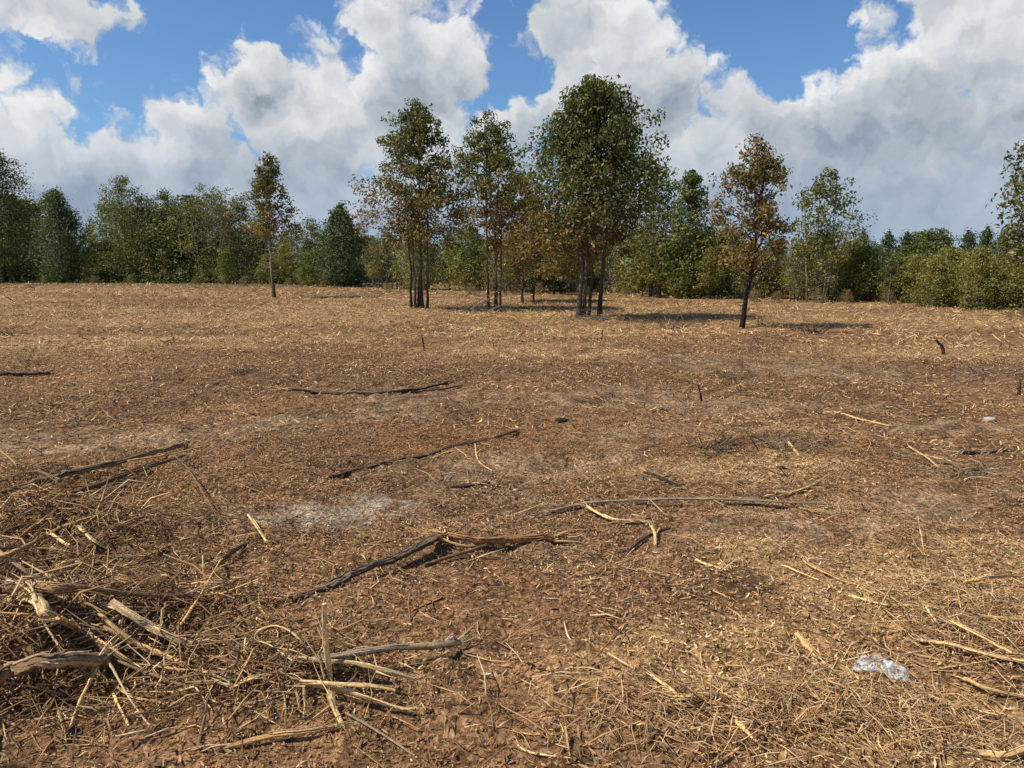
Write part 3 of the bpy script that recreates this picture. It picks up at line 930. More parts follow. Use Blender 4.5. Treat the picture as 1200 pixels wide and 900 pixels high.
def stick_mesh(pts, r0, r1, col, seed, fray=(0, 0), sides=8, wob=.4, flatten=1.0, tip=None, lie=False):
    """pts in metres; frayed ends split into thin pale fibres"""
    r = np.random.default_rng(seed)
    pts = np.asarray(pts, float)
    ln = np.linalg.norm(np.diff(pts, axis=0), axis=1).sum()
    n = int(np.clip(ln / .022, 9, 70))
    p = smooth_path(pts, n)
    w = np.cumsum(r.normal(0, 1, (n, 3)), 0)
    w -= np.linspace(0, 1, n)[:, None] * w[-1] + w[0] * np.linspace(1, 0, n)[:, None]
    p = p + w * wob * (r0 + r1) * .12
    if lie:
        lo = H(p[:, 0], p[:, 1]) + .55 * np.linspace(r0, r1, n)
        lift_ = np.maximum(lo - p[:, 2], 0)
        lift_ = np.maximum(lift_, np.convolve(np.pad(lift_, 4, mode='edge'), np.ones(9) / 9, 'valid'))
        p[:, 2] += lift_
    rad = np.linspace(r0, r1, n) * (1 + .10 * np.sin(np.linspace(0, 9, n) + seed)) * np.clip(1 + r.normal(0, .06, n), .7, 1.3)
    a = Acc()
    rad = rad * .86 * (.78 + .44 * vnoise(np.linspace(0, ln * 9, n), np.full(n, float(seed)), seed))
    tube(a, p, rad, sides, np.array(col) * np.array((1.06, .95, .76)), r, .42, .20, flatten)
    if r0 > .008:                              # loose fibres peeling along the grain
        for _ in range(int(np.clip(ln * (14 if r0 < .018 else 34), 2, 34))):
            i0 = int(r.integers(0, max(1, n - 6)))
            i1 = min(n - 1, i0 + int(r.integers(4, 20)))
            off = r.normal(0, 1, 3)
            off[2] = abs(off[2])
            off *= rad[i0] * 1.02 / np.linalg.norm(off)
            fp = p[i0:i1 + 1] + off
            fp = fp + np.linspace(0, 1, len(fp))[:, None] ** 2 * r.normal(0, .5, 3) * rad[i0]
            tube(a, fp, np.linspace(rad[i0] * .26, rad[i0] * .08, len(fp)), 4, np.array(col) * r.uniform(.55, 1.7), r, .2, 0)
    for e, k in ((0, fray[0]), (1, fray[1])):
        q = p[-1] if e else p[0]
        d = (p[-1] - p[-4]) if e else (p[0] - p[3])
        d /= np.linalg.norm(d) + 1e-9
        rr = r1 if e else r0
        for _ in range(k):
            L = rr * r.uniform(4, 14)
            v = d + r.normal(0, .16, 3)
            v[2] = abs(v[2]) * .5 - .03
            s = q - d * rr * 2 + r.normal(0, .45, 3) * rr
            fp = smooth_path((s, s + v * L * .5 + r.normal(0, .05 * L, 3), s + v * L + r.normal(0, .08 * L, 3)), 5)
            tube(a, fp, np.linspace(rr * .30, rr * .06, 5), 4, np.array(tip if tip else PEEL) * r.uniform(.6, 1.1), r, .15, 0)
    return a, p


SEED = [500]


def world_pts(pts, rad):
    return [gp(*(q if len(q) == 3 else (q[0], q[1], rad * .75))) for q in pts]


def stick(name, label, pts, w0, w1, col, fray=(0, 0), cat="stick", flatten=1.0, twigs=(), group=None, wob=.4, tip=None):
    """pts: (px, py[, height]) read off the photograph; w0, w1: radius in metres at the ends"""
    SEED[0] += 1
    wp = world_pts(pts, w0)
    org = wp[0] - np.array((0, 0, w0))
    a, p = stick_mesh(wp, w0, w1, col, SEED[0], fray, 12 if w0 > .012 else 7, wob, flatten, tip, True)
    o = link(name, a.mesh(name, True, org), M_WOOD, loc=tuple(org), label=label, category=cat, group=group)
    for tw in twigs:
        SEED[0] += 1
        tp_ = world_pts(tw[0], tw[1])
        b_, _ = stick_mesh(tp_, tw[1], tw[2], tw[3], SEED[0], (0, tw[4] if len(tw) > 4 else 0), 6, lie=True)
        link("twig", b_.mesh("twig", True, org), M_WOOD, o)
    return o


# --- upper left: the dark splintered log and its neighbours
stick("splintered_log", "long dark splintered log with frayed ends beside the brush heap", [(-30, 590, .10), (30, 572, .13), (70, 560, .13), (130, 545, .12), (180, 531, .08), (214, 521, .04)], .034, .019, BARKY, (9, 5), "log",
      twigs=[([(150, 540, .10), (200, 532, .05), (245, 521, .01)], .010, .006, TAN), ([(20, 580, .12), (80, 572, .06), (140, 566, .02)], .016, .007, REDB, 4), ([(70, 563, .13), (40, 552, .10), (5, 560, .03)], .012, .006, BARKY, 3)])
stick("broken_branch", "dark broken branch lying under the long splintered log", [(0, 596, .04), (70, 583, .06), (150, 556, .05), (218, 533, .03)], .022, .010, (.085, .062, .045), (4, 3), "branch")
stick("curved_twig", "thin pale twig sticking out in a curve next to the splintered log", [(24, 557, .02), (15, 540, .12), (-6, 524, .16)], .007, .004, GREYB, cat="twig")
stick("curved_twig", "long thin bowed twig running from the splintered log to the brush heap", [(203, 533, .03), (222, 552, .06), (242, 585, .06), (262, 621, .0)], .0055, .004, GREYB, cat="twig")
stick("curved_twig", "short wavy pale twig on the chips between log and ash patch", [(268, 566), (290, 572), (308, 578), (319, 586)], .006, .004, TAN, cat="twig")
stick("dark_pole", "straight dark pole lying far out in the mulch by the left treeline", [(-10, 440), (30, 439), (62, 437)], .024, .016, CHAR, (0, 3), cat="branch")
stick("dark_pole", "long dark pole with a crooked end lying across the middle of the field", [(336, 456), (400, 460), (455, 459), (500, 455), (530, 446)], .024, .013, BARKY, (2, 3), cat="branch", twigs=[([(470, 460), (510, 457), (540, 452)], .012, .008, CHAR)])
stick("long_twig", "long thin dark bowed twig next to the bare grey wheel track", [(384, 559), (440, 546), (500, 533), (560, 518), (608, 504)], .016, .011, (.12, .085, .062), (2, 1), cat="branch",
      twigs=[([(510, 535), (528, 529), (552, 526)], .008, .005, TAN, 2), ([(557, 520), (561, 540), (577, 552)], .007, .005, TAN)])
stick("dark_stick", "short dark stick lying flat beyond the ash patch", [(528, 571), (552, 569), (574, 566)], .012, .008, CHAR)
# --- the long branch of the middle foreground
stick("fallen_branch", "long dark fallen branch pointing from the ash patch toward the grey-barked stick", [(343, 702, .01), (390, 684, .03), (430, 667, .05), (470, 651, .06), (512, 628, .07)], .021, .024, (.11, .085, .066), (2, 6), "branch", tip=REDB)
stick("splintered_stick", "reddish-brown shattered stem with shredded fibres, touching the fallen branch", [(520, 626, .04), (560, 632, .05), (600, 632, .04), (655, 634, .02)], .021, .024, REDB, (12, 7), "stem", flatten=.75, tip=(.50, .31, .14),
      twigs=[([(497, 663), (520, 655, .02), (560, 643, .03), (582, 636, .03)], .013, .010, (.15, .10, .066)), ([(520, 617), (524, 628, .04), (526, 638)], .005, .004, PEEL), ([(515, 630, .04), (550, 640, .04), (585, 630, .05)], .009, .006, TAN, 3)])
stick("thin_strip", "thin rust-coloured bark strip flat on the mulch below the shattered stem", [(485, 714), (520, 700), (552, 692)], .007, .004, REDB, (0, 2), flatten=.4)
# --- the tuft around the upright stalk
b0 = gp(384, 806, 0)
stick("grey_stick", "grey-barked stick with a broken knobbed end, shadow under it, beside the upright stalk", [(352, 776, .03), (380, 771, .07), (425, 764, .09), (480, 758, .08), (520, 754, .06), (538, 752, .035)], .014, .014, GREYB, (2, 4), twigs=[([(524, 752, .05), (532, 746, .07), (535, 756, .02)], .010, .007, (.45, .40, .34))])
stick("pale_stick", "pale curved stem with a brush-like frayed tip below the grey-barked stick", [(350, 773, .05), (390, 775, .09), (420, 778, .11), (450, 785, .10), (488, 797, .06)], .010, .006, (.44, .35, .235), (0, 9), "stem")
stick("peeled_stick", "bright peeled stem, straight and thin, crossing the upright stalk", [(352, 799, .05), (395, 802, .08), (430, 804, .09), (463, 809, .07)], .009, .005, PEEL, (3, 1), "stem")
stick("peeled_stick", "bright peeled stem bending down to a frayed end below the upright stalk", [(355, 801, .05), (395, 806, .06), (430, 816, .05), (476, 832, .02)], .010, .007, PEEL, (2, 7), "stem")
SEED[0] += 1
tp_ = [b0 + np.array((0.012, 0, -.03)), b0 + np.array((0, .0, .14)), b0 + np.array((-.004, 0, .24)), b0 + np.array((-.002, 0, .335))]
a_, _ = stick_mesh(tp_, .012, .008, (.58, .44, .25), SEED[0], (0, 5), 7, .3)
st = link("upright_stalk", a_.mesh("upright_stalk", True, b0), M_WOOD, loc=tuple(b0), label="splintered pale stalk standing straight up out of the tuft", category="stalk")
a_, _ = stick_mesh([b0 + np.array((0, 0, .24)), b0 + np.array((.03, .02, .20)), b0 + np.array((.06, .03, .14))], .004, .002, PEEL, 991, (0, 0), 5)
link("twig", a_.mesh("twig", True, b0), M_WOOD, st)
stick("leaning_stalk", "short bright stalk leaning away from the foot of the upright stalk", [(386, 812, .07), (392, 830, .04), (402, 853, .0)], .011, .008, PEEL, (2, 1), "stalk")
stick("leaning_stalk", "thin bright stalk hanging down left of the upright stalk's foot", [(356, 806, .06), (357, 826, .03), (355, 843, .0)], .007, .004, PEEL, (0, 2), "stalk")
stick("bent_straw", "thin straw bent into an open loop beside the upright stalk", [(343, 774, .05), (318, 756, .10), (299, 748, .11), (306, 737, .13), (326, 733, .14), (348, 745, .12), (368, 770, .03)], .0055, .004, (.55, .42, .25), cat="straw")
stick("bent_straw", "straight thin straw lying through the looped straw", [(312, 752, .04), (345, 757, .05), (378, 759, .02)], .005, .004, TAN, cat="straw")
stick("thin_twig", "thin dark twig pointing away from the tuft with a pale tip", [(405, 835, .02), (430, 849, .02), (460, 868, .015), (497, 893, .0)], .006, .004, (.17, .13, .10), (0, 2), "twig")
stick("frayed_strip", "wide frayed bark strip lying under the upright stalk", [(262, 876, .01), (310, 864, .03), (350, 858, .03), (392, 851, .02)], .013, .009, TAN, (6, 4), "strip", flatten=.5)
stick("pale_strip", "broad pale splinter in the brush just left of the tuft", [(270, 808, .02), (290, 797, .05), (304, 792, .05)], .012, .007, PEEL, (5, 3), "strip", flatten=.5)
stick("dark_twig", "dark crooked twig rising from the brush left of the tuft", [(232, 880, .0), (240, 840, .03), (248, 812, .06), (285, 780, .05)], .007, .005, (.13, .10, .08), cat="twig")
stick("hooked_twig", "small hook-shaped pale twig above the looped straw", [(303, 697, .02), (306, 713, .02), (316, 724, .01), (326, 726)], .005, .003, TAN, cat="twig")
# --- the brush heap
stick("bent_branch", "long brown branch with a red split, bowed across the brush heap", [(-30, 670, .14), (20, 686, .15), (55, 691, .14), (85, 690, .13), (120, 693, .11), (150, 698, .08), (222, 697, .04)], .020, .012, (.24, .155, .085), (3, 5), "branch", twigs=[([(60, 690, .145), (100, 692, .135), (130, 700, .11)], .007, .005, REDB)])
stick("pale_log", "thick pale log with peeling grey bark in the brush heap", [(130, 706, .10), (155, 722, .09), (180, 737, .07), (205, 750, .05), (228, 757, .02)], .021, .017, (.50, .40, .28), (3, 8), "log")
stick("straight_twig", "straight tan twig leaning up from the pale log's end", [(199, 751, .02), (225, 712, .06), (245, 679, .05), (259, 656, .04)], .008, .006, TAN, cat="twig")
stick("dark_stick", "dark rotten stick at the upper end of the straight tan twig", [(255, 660, .03), (275, 645, .04), (306, 630, .01)], .017, .012, (.07, .055, .045), (2, 2))
stick("broken_stick", "tan broken stem, upper one of the slanting bundle in the brush heap", [(116, 718, .10), (140, 740, .08), (165, 757, .06), (190, 768, .03)], .013, .009, (.40, .28, .16), (4, 4), "stem")
stick("broken_stick", "long split stem, middle one of the slanting bundle in the brush heap", [(68, 724, .12), (100, 741, .11), (140, 768, .08), (180, 791, .04)], .017, .011, TAN, (6, 2), "stem", flatten=.7)
stick("broken_stick", "thin grey stem, lowest one of the slanting bundle in the brush heap", [(90, 748, .10), (140, 775, .07), (190, 795, .04), (240, 812, .01)], .008, .006, (.36, .28, .19), (2, 2), "stem")
stick("broken_stick", "straight tan stem running alongside the pale log", [(120, 735, .08), (165, 757, .06), (205, 775, .03), (232, 790, .01)], .009, .007, (.45, .32, .185), (3, 3), "stem")
stick("bark_slab", "thick slab of pale splitting bark standing in the brush heap", [(42, 698, .10), (54, 722, .10), (64, 748, .07), (72, 770, .03)], .026, .020, (.44, .33, .205), (5, 3), "bark", flatten=.5)
stick("brown_log", "thick brown weathered log over the dark hollow of the brush heap", [(-30, 806, .12), (10, 788, .15), (45, 778, .15), (85, 774, .14), (126, 772, .11)], .030, .022, (.27, .19, .118), (5, 7), "log", twigs=[([(85, 776, .13), (105, 795, .07), (100, 812, .02)], .014, .010, (.20, .15, .10))])
stick("leaning_straw", "bright splintered straw leaning against the brown weathered log", [(113, 781, .15), (98, 815, .08), (80, 858, .0)], .010, .008, PEEL, (2, 6), "straw")
stick("leaning_straw", "short bright splinter beside the leaning straw's foot", [(70, 832, .07), (75, 848, .03), (78, 868, .0)], .008, .006, PEEL, (3, 1), "straw")
stick("leaning_straw", "long grey twig crossing in front of the slanting bundle", [(106, 742, .15), (125, 772, .12), (150, 815, .06), (176, 851, .0)], .006, .004, GREYB, (0, 1), "twig")
stick("leaning_straw", "thin pale straw lying under the slanting bundle's lower end", [(130, 799, .05), (155, 816, .03), (185, 822, .02), (212, 828, .0)], .006, .004, PEEL, (2, 2), "straw")
stick("leaning_straw", "thin short pale straw below the long grey twig", [(132, 810, .05), (140, 830, .03), (151, 851, .0)], .005, .004, PEEL, cat="straw")
stick("pale_splinter", "broad bright splinter at the top of the brush heap", [(60, 625, .10), (80, 639, .09), (108, 655, .06)], .011, .006, PEEL, (4, 3), "splinter", flatten=.6)
stick("pale_splinter", "bundle-like bright splinter next to the dark hollow of the brush heap", [(94, 618, .08), (110, 634, .06), (128, 648, .03)], .011, .008, PEEL, (5, 4), "splinter", flatten=.6)
stick("pale_splinter", "long tan branch arching over the top of the brush heap", [(-10, 655, .12), (25, 643, .16), (55, 627, .15), (85, 613, .10), (112, 606, .04)], .012, .008, TAN, (3, 4), "branch")
stick("pale_splinter", "straight tan splinter pointing up from the brush heap's top", [(20, 632, .09), (52, 608, .11), (86, 587, .06)], .010, .006, TAN, (5, 2), "splinter")
stick("pale_splinter", "bright stub lit by the sun inside the dark hollow", [(40, 676, .03), (58, 666, .06), (77, 658, .08)], .007, .006, PEEL, (2, 1), "splinter")
stick("pale_splinter", "grey branch dropping into the dark hollow of the brush heap", [(-10, 640, .13), (20, 662, .11), (48, 685, .06)], .012, .008, (.30, .22, .14), (2, 2), "branch")
stick("pale_splinter", "short pale splinter leaning out of the chips near the ash patch", [(291, 603, .07), (301, 618, .04), (313, 636, .0)], .010, .008, PEEL, (2, 2), "splinter")
stick("wood_chunk", "short orange-tan wood chunk on the chips above the bowed branch", [(168, 653, .01), (182, 647, .02), (200, 638, .02)], .016, .011, (.44, .28, .13), (3, 3), "chunk", flatten=.6)
# --- right half
stick("long_pole", "very long thin grey pole lying straight across the mulch", [(645, 599, .01), (690, 589, .03), (740, 586, .05), (800, 584, .06), (860, 585, .06), (920, 588, .05), (975, 591, .03)], .011, .008, (.27, .24, .20), (3, 1), "branch", wob=.15,
      twigs=[([(646, 598), (660, 592, .02), (664, 586, .04)], .006, .004, BARKY), ([(850, 590, .01), (890, 592, .01), (926, 595, .01)], .009, .007, CHAR)])
stick("split_splinter", "wide pale frayed splinter below the long grey pole", [(688, 593, .04), (702, 602, .04), (722, 609, .03), (756, 611, .02)], .015, .010, PEEL, (3, 8), "splinter", flatten=.5)
stick("forked_chip", "small pale forked stub standing by the dark crossed sticks", [(768, 641, .0), (768, 628, .03), (764, 617, .06)], .012, .013, PEEL, (0, 3), "stub", twigs=[([(768, 627, .03), (773, 619, .05)], .008, .006, PEEL)])
stick("dark_stick", "dark rotten stick crossing behind the pale forked stub", [(737, 645), (755, 631, .02), (786, 618, .02)], .014, .009, (.075, .058, .045), (2, 3))
stick("dark_stick", "blackened stick lying in front of the long pole's shaded clump", [(757, 553, .01), (778, 562, .02), (800, 572, .01)], .014, .010, CHAR, (2, 2))
stick("pale_splinter", "small bright curved splinter alone on the dark mulch", [(815, 656), (832, 663, .01), (851, 668)], .009, .005, PEEL, (1, 1), "splinter")
stick("pale_splinter", "thin bright splinter, first of three lying in a line on the brown mulch", [(916, 663), (935, 670, .01), (959, 680)], .008, .006, PEEL, (1, 1), "splinter")
stick("pale_splinter", "flat tan splinter, broadest of three lying in a line on the brown mulch", [(944, 659, .01), (985, 679, .02), (1024, 697, .01)], .013, .009, TAN, (5, 5), "splinter", flatten=.5)
stick("pale_splinter", "bright splinter with a dull tail, last of three lying in a line", [(996, 698, .01), (1030, 707, .02), (1054, 709, .02), (1108, 708, .01)], .009, .005, PEEL, (1, 1), "splinter")
stick("frayed_strip", "tan brush-like bundle of fibres above the long pole's thin end", [(922, 580), (945, 571, .02), (966, 560, .03)], .014, .010, (.52, .36, .18), (4, 9), "strip", flatten=.6)
stick("pale_splinter", "small bright chip standing up from the dark brush row", [(924, 518, .05), (930, 526, .02), (936, 534)], .013, .010, PEEL, (1, 1), "splinter")
stick("pale_splinter", "pale straight stem lying in front of the dark brush row", [(815, 530), (835, 530, .01), (862, 528)], .011, .007, PEEL, (1, 2), "stem")
stick("pale_splinter", "tan splinter far behind the dark brush row", [(978, 483, .02), (1005, 490, .03), (1042, 499, .01)], .014, .010, (.50, .36, .19), (3, 4), "splinter")
stick("pale_splinter", "long tan splinter slanting beyond the three splinters in a line", [(1065, 523, .02), (1085, 536, .02), (1100, 548)], .011, .008, (.50, .36, .19), (3, 4), "splinter")
stick("dark_stick", "long dark stick lying level behind the tan splinters", [(1126, 530), (1160, 531, .01), (1215, 531)], .019, .015, (.10, .08, .065), (2, 2))
stick("dark_stick", "tan and black stick half buried just in front of the long dark stick", [(1100, 540), (1130, 546, .01), (1155, 552)], .018, .012, (.20, .14, .085), (3, 4))
stick("pale_splinter", "forked pale twig standing out of the mulch at the straw patch", [(1084, 652, .0), (1080, 630, .04), (1076, 605, .07)], .006, .004, PEEL, (0, 1), "twig", twigs=[([(1084, 652), (1074, 640, .03), (1068, 628, .05)], .005, .003, TAN)])
stick("bright_straw", "thickest bright straw lying flat beyond the plastic bag", [(1076, 750, .02), (1115, 757, .04), (1160, 768, .04), (1215, 776, .03)], .012, .009, PEEL, (4, 1), "straw", flatten=.6)
stick("bright_straw", "bright straw slanting across the thickest straw's end", [(1115, 728, .05), (1145, 744, .05), (1186, 765, .03)], .010, .007, PEEL, (3, 2), "straw", flatten=.7)
stick("bright_straw", "long tan straw lying above the other straws of the heap", [(1130, 682, .03), (1165, 676, .06), (1215, 674, .05)], .009, .006, TAN, (3, 1), "straw")
stick("bright_straw", "short bright straw propped up at the straw heap's edge", [(1085, 712, .05), (1094, 724, .04), (1100, 733, .01)], .008, .005, PEEL, (1, 1), "straw")
stick("bright_straw", "thin pale straw standing upright in the straw heap", [(1127, 722, .0), (1124, 705, .06), (1122, 692, .11)], .006, .004, PEEL, (0, 2), "straw")
stick("bright_straw", "tan straw running level from the straw heap past its top", [(1150, 722, .03), (1180, 725, .05), (1215, 728, .05)], .008, .006, (.52, .38, .20), (3, 1), "straw")
stick("bright_straw", "bowed tan straw lying in front of the thickest straw", [(1130, 795, .02), (1160, 808, .03), (1215, 820, .02)], .010, .007, (.52, .37, .19), (2, 1), "straw")
stick("root_piece", "thick tan root piece lying on the bare grey soil", [(1148, 884, .01), (1178, 886, .02), (1215, 874, .03)], .014, .012, (.46, .32, .17), (3, 2), "root")
stick("forked_twig", "forked pale twig near the plastic bag reaching onto bare soil", [(1086, 814, .02), (1116, 829, .03), (1121, 848, .02), (1142, 878, .0)], .007, .005, (.55, .43, .27), (1, 1), "twig", twigs=[([(1116, 829, .03), (1130, 822, .03), (1148, 815, .02)], .005, .003, TAN)])
stick("bark_chip", "thick tan bark chip lying beyond the plastic bag's flat end", [(934, 743, .01), (946, 757, .02), (957, 771, .01)], .014, .012, (.50, .33, .16), (3, 4), "chip", flatten=.6)
stick("bark_chip", "orange-brown bark chip in the straw next to the plastic bag", [(920, 815, .01), (932, 803, .02), (944, 790, .01)], .015, .010, (.42, .24, .11), (3, 2), "chip", flatten=.5)
stick("pale_splinter", "bright short splinter lying in the straw litter", [(862, 844, .02), (873, 855, .02), (887, 871, .0)], .009, .006, PEEL, (1, 1), "splinter")
stick("pale_splinter", "long bright splinter over the straw litter, joined end to end with a tan chip", [(763, 791, .02), (785, 806, .02), (800, 820, .01)], .008, .006, PEEL, (2, 2), "splinter")
stick("wood_chunk", "flat tan wood chip at the end of the long bright splinter", [(788, 818, .01), (805, 818, .02), (822, 816, .01)], .013, .010, (.50, .36, .19), (3, 3), "chip", flatten=.6)
stick("dark_stick", "thin dark stick leaning in the mulch in front of the red-brown chips", [(632, 866), (645, 850, .03), (654, 838, .05)], .007, .005, (.12, .09, .07), (1, 1))
stick("pale_splinter", "tan level twig lying against the thin dark stick", [(606, 857), (625, 860, .01), (648, 860)], .007, .005, TAN, (2, 2), "twig")
stick("pale_splinter", "pale twig curving along the mulch near the frame of straw litter", [(607, 874), (622, 882, .01), (668, 888, .01)], .006, .004, (.50, .38, .22), (2, 1), "twig")
stick("pale_splinter", "upright thin tan splinter next to the thin dark stick", [(662, 852, .05), (664, 868, .02), (667, 888, .0)], .007, .005, TAN, (1, 1), "splinter")

# --- charred stubs, clods and twiggy tufts of the middle distance
for px, py, hh, rr, lean, lab in [(822, 470, .20, .016, -.05, "thin black stub standing alone in the middle of the mulch"), (1107, 414, .24, .040, -.16, "leaning black stump beside the golden straw"),
                                  (1192, 464, .20, .022, .03, "small dark stump next to the bare grey patch"), (705, 398, .22, .018, .02, "thin dark stub in front of the largest oak"),
                                  (497, 408, .20, .02, -.03, "short dark stub in front of the rust-tinged oak")]:
    p0 = gp(px, py, 0)
    SEED[0] += 1
    a_, _ = stick_mesh([p0 + np.array((0, 0, -.03)), p0 + np.array((lean * .4, 0, hh * .5)), p0 + np.array((lean, .02, hh))], rr, rr * .55, CHAR, SEED[0], (0, 3), 8, .5, 1, (.10, .08, .06))
    link("charred_stub", a_.mesh("charred_stub", True, p0), M_WOOD, loc=tuple(p0), label=lab, category="stub")


def tuft(px, py, wid, hgt, n, col, lab, name="twig_tuft", cat="brush"):
    p0 = gp(px, py, 0)
    SEED[0] += 1
    r = np.random.default_rng(SEED[0])
    a = Acc()
    for _ in range(n):
        th = r.uniform(0, 6.28)
        s = p0 + np.array((math.cos(th), math.sin(th), 0)) * wid * .35 * r.uniform(0, 1)
        s[2] = Hs(s[0], s[1]) - .01
        e = s + np.array((r.normal(0, .5) * wid, r.normal(0, .35) * wid, hgt * r.uniform(.15, 1)))
        m_ = (s + e) / 2 + r.normal(0, .12, 3) * wid
        m_[2] = max(m_[2], s[2] + .01)
        w = r.uniform(.4, 1) * .016 * max(wid, .35)
        tube(a, smooth_path((s, m_, e), 6), np.linspace(w, w * .35, 6), 5, np.array(col) * r.uniform(.6, 1.5), r, .2, .1)
    return link(name, a.mesh(name, True, p0), M_WOOD, loc=tuple(p0), label=lab, category=cat)


tuft(897, 382, .5, .34, 26, (.10, .07, .05), "dark uprooted root clump casting a shadow beside the lone brown oak", "root_clump", "root")
tuft(955, 389, .9, .18, 34, (.09, .068, .05), "low dark twig litter just beyond the uprooted root clump")
tuft(790, 384, .9, .20, 30, (.12, .095, .07), "low dark brush on the mulch between largest oak and lone brown oak")
tuft(560, 366, .9, .35, 30, (.13, .10, .08), "dead twigs heaped around the foot of the slim open oak")
tuft(705, 374, .9, .30, 34, (.13, .105, .08), "dead weeds and twigs around the largest oak's trunks")
tuft(38, 338, .9, .45, 20, (.10, .08, .06), "small dark dead bush on the mulch by the left treeline")
tuft(5, 392, .7, .15, 24, (.08, .06, .045), "dark half-buried brush far out left in the golden mulch")
tuft(840, 524, .42, .10, 34, (.075, .058, .045), "darkest twig heap of the brush row", cat="brush")
tuft(905, 521, .50, .10, 36, (.13, .10, .07), "widest brown twig heap of the brush row", cat="brush")
tuft(965, 521, .30, .08, 20, (.085, .065, .05), "small end heap of the brush row", cat="brush")
tuft(985, 603, .16, .07, 44, (.52, .37, .18), "small golden straw tuft at the thin end of the long grey pole", "straw_tuft", "straw")
tuft(275, 438, .5, .10, 22, (.12, .09, .065), "small dark twig heap beyond the crooked dark pole")
tuft(760, 563, .22, .06, 16, (.085, .065, .05), "small blackened twig heap behind the long grey pole")
tuft(1045, 533, .22, .10, 20, (.18, .13, .08), "small brown twig heap between tan splinters")
tuft(1125, 555, .40, .10, 26, (.13, .10, .07), "brown twig litter beside the half-buried stick")
tuft(228, 548, .20, .12, 20, (.08, .06, .045), "tiny dark twig heap at the splintered log's end")
tuft(1160, 440, .6, .12, 24, (.13, .10, .07), "brown twig heap on the golden straw near the leaning stump")

for k in range(46):                            # many small clumps of torn roots and twigs dot the open mulch
    py = 372 + 190 * r_.random() ** 1.4
    px = r_.uniform(0, 1200)
    sc_ = 1.0 if py > 430 else 1.5
    o = tuft(px, py, r_.uniform(.12, .32) * sc_, r_.uniform(.05, .13) * sc_, 14, r_.choice([(.07, .05, .038), (.12, .085, .058), (.20, .135, .075)]), "small clump of torn roots and twigs on the open mulch", "root_tuft", "brush")
    o["group"] = "small root clumps on the mulch"

# dead branches propped against the slim oak
f0 = gp(540, 366, 0)
a_ = Acc()
r = np.random.default_rng(77)
for (dx, dy, dz, x0, y0) in [(1.9, .1, .95, 0, 0), (1.3, .2, .55, .2, -.1), (1.6, 0, 1.3, .5, .15), (-1.1, .1, .5, 1.6, 0), (1.1, -.2, .3, .9, -.2)]:
    s = f0 + np.array((x0, y0, .01))
    tube(a_, smooth_path((s, s + np.array((dx, dy, dz)) * .5 + np.array((0, 0, .10)), s + np.array((dx, dy, dz))), 8), np.linspace(.022, .006, 8), 6, (.13, .11, .09), r, .2, .1)
link("dead_branches", a_.mesh("dead_branches", True, f0), M_WOOD, loc=tuple(f0), label="bare dead boughs propped against the slim open oak", category="branch")

# stones
for px, py, sz, lab, cl in [(1160, 493, .055, "pale flat stone on the bare grey patch", (.40, .36, .31)), (658, 494, .055, "black clod lying on the red-brown mulch", (.02, .018, .016)), (573, 790, .010, "tiny white pebble on the brown mulch", (.6, .56, .48)),
                            (604, 575, .02, "small pale clod beyond the shattered stem", (.42, .36, .28)), (915, 549, .03, "black lump near the dark brush row", (.03, .025, .02))]:
    p0 = gp(px, py, 0)
    r = np.random.default_rng(px)
    nu, nv = 12, 7
    V = [(0, 0, .5)]
    for i in range(1, nv):
        for j in range(nu):
            ph, th = math.pi * i / nv, 2 * math.pi * j / nu
            k = r.uniform(.8, 1.15)
            V.append((1.25 * math.sin(ph) * math.cos(th) * k, .9 * math.sin(ph) * math.sin(th) * k, .5 * math.cos(ph) * k))
    V.append((0, 0, -.5))
    V = np.array(V) * sz
    tri = [(0, 1 + j, 1 + (j + 1) % nu) for j in range(nu)] + [(len(V) - 1, 1 + (nv - 2) * nu + (j + 1) % nu, 1 + (nv - 2) * nu + j) for j in range(nu)]
    qd = [(1 + i * nu + j, 1 + (i + 1) * nu + j, 1 + (i + 1) * nu + (j + 1) % nu, 1 + i * nu + (j + 1) % nu) for i in range(nv - 2) for j in range(nu)]
    link("stone" if "stone" in lab or "pebble" in lab else "clod", mesh_np("stone", V, [np.array(tri), np.array(qd)], np.array(cl)[None] * r.uniform(.8, 1.15, (len(V), 1))), M_WOOD, loc=(p0[0], p0[1], p0[2] + sz * .25), label=lab, category="stone")

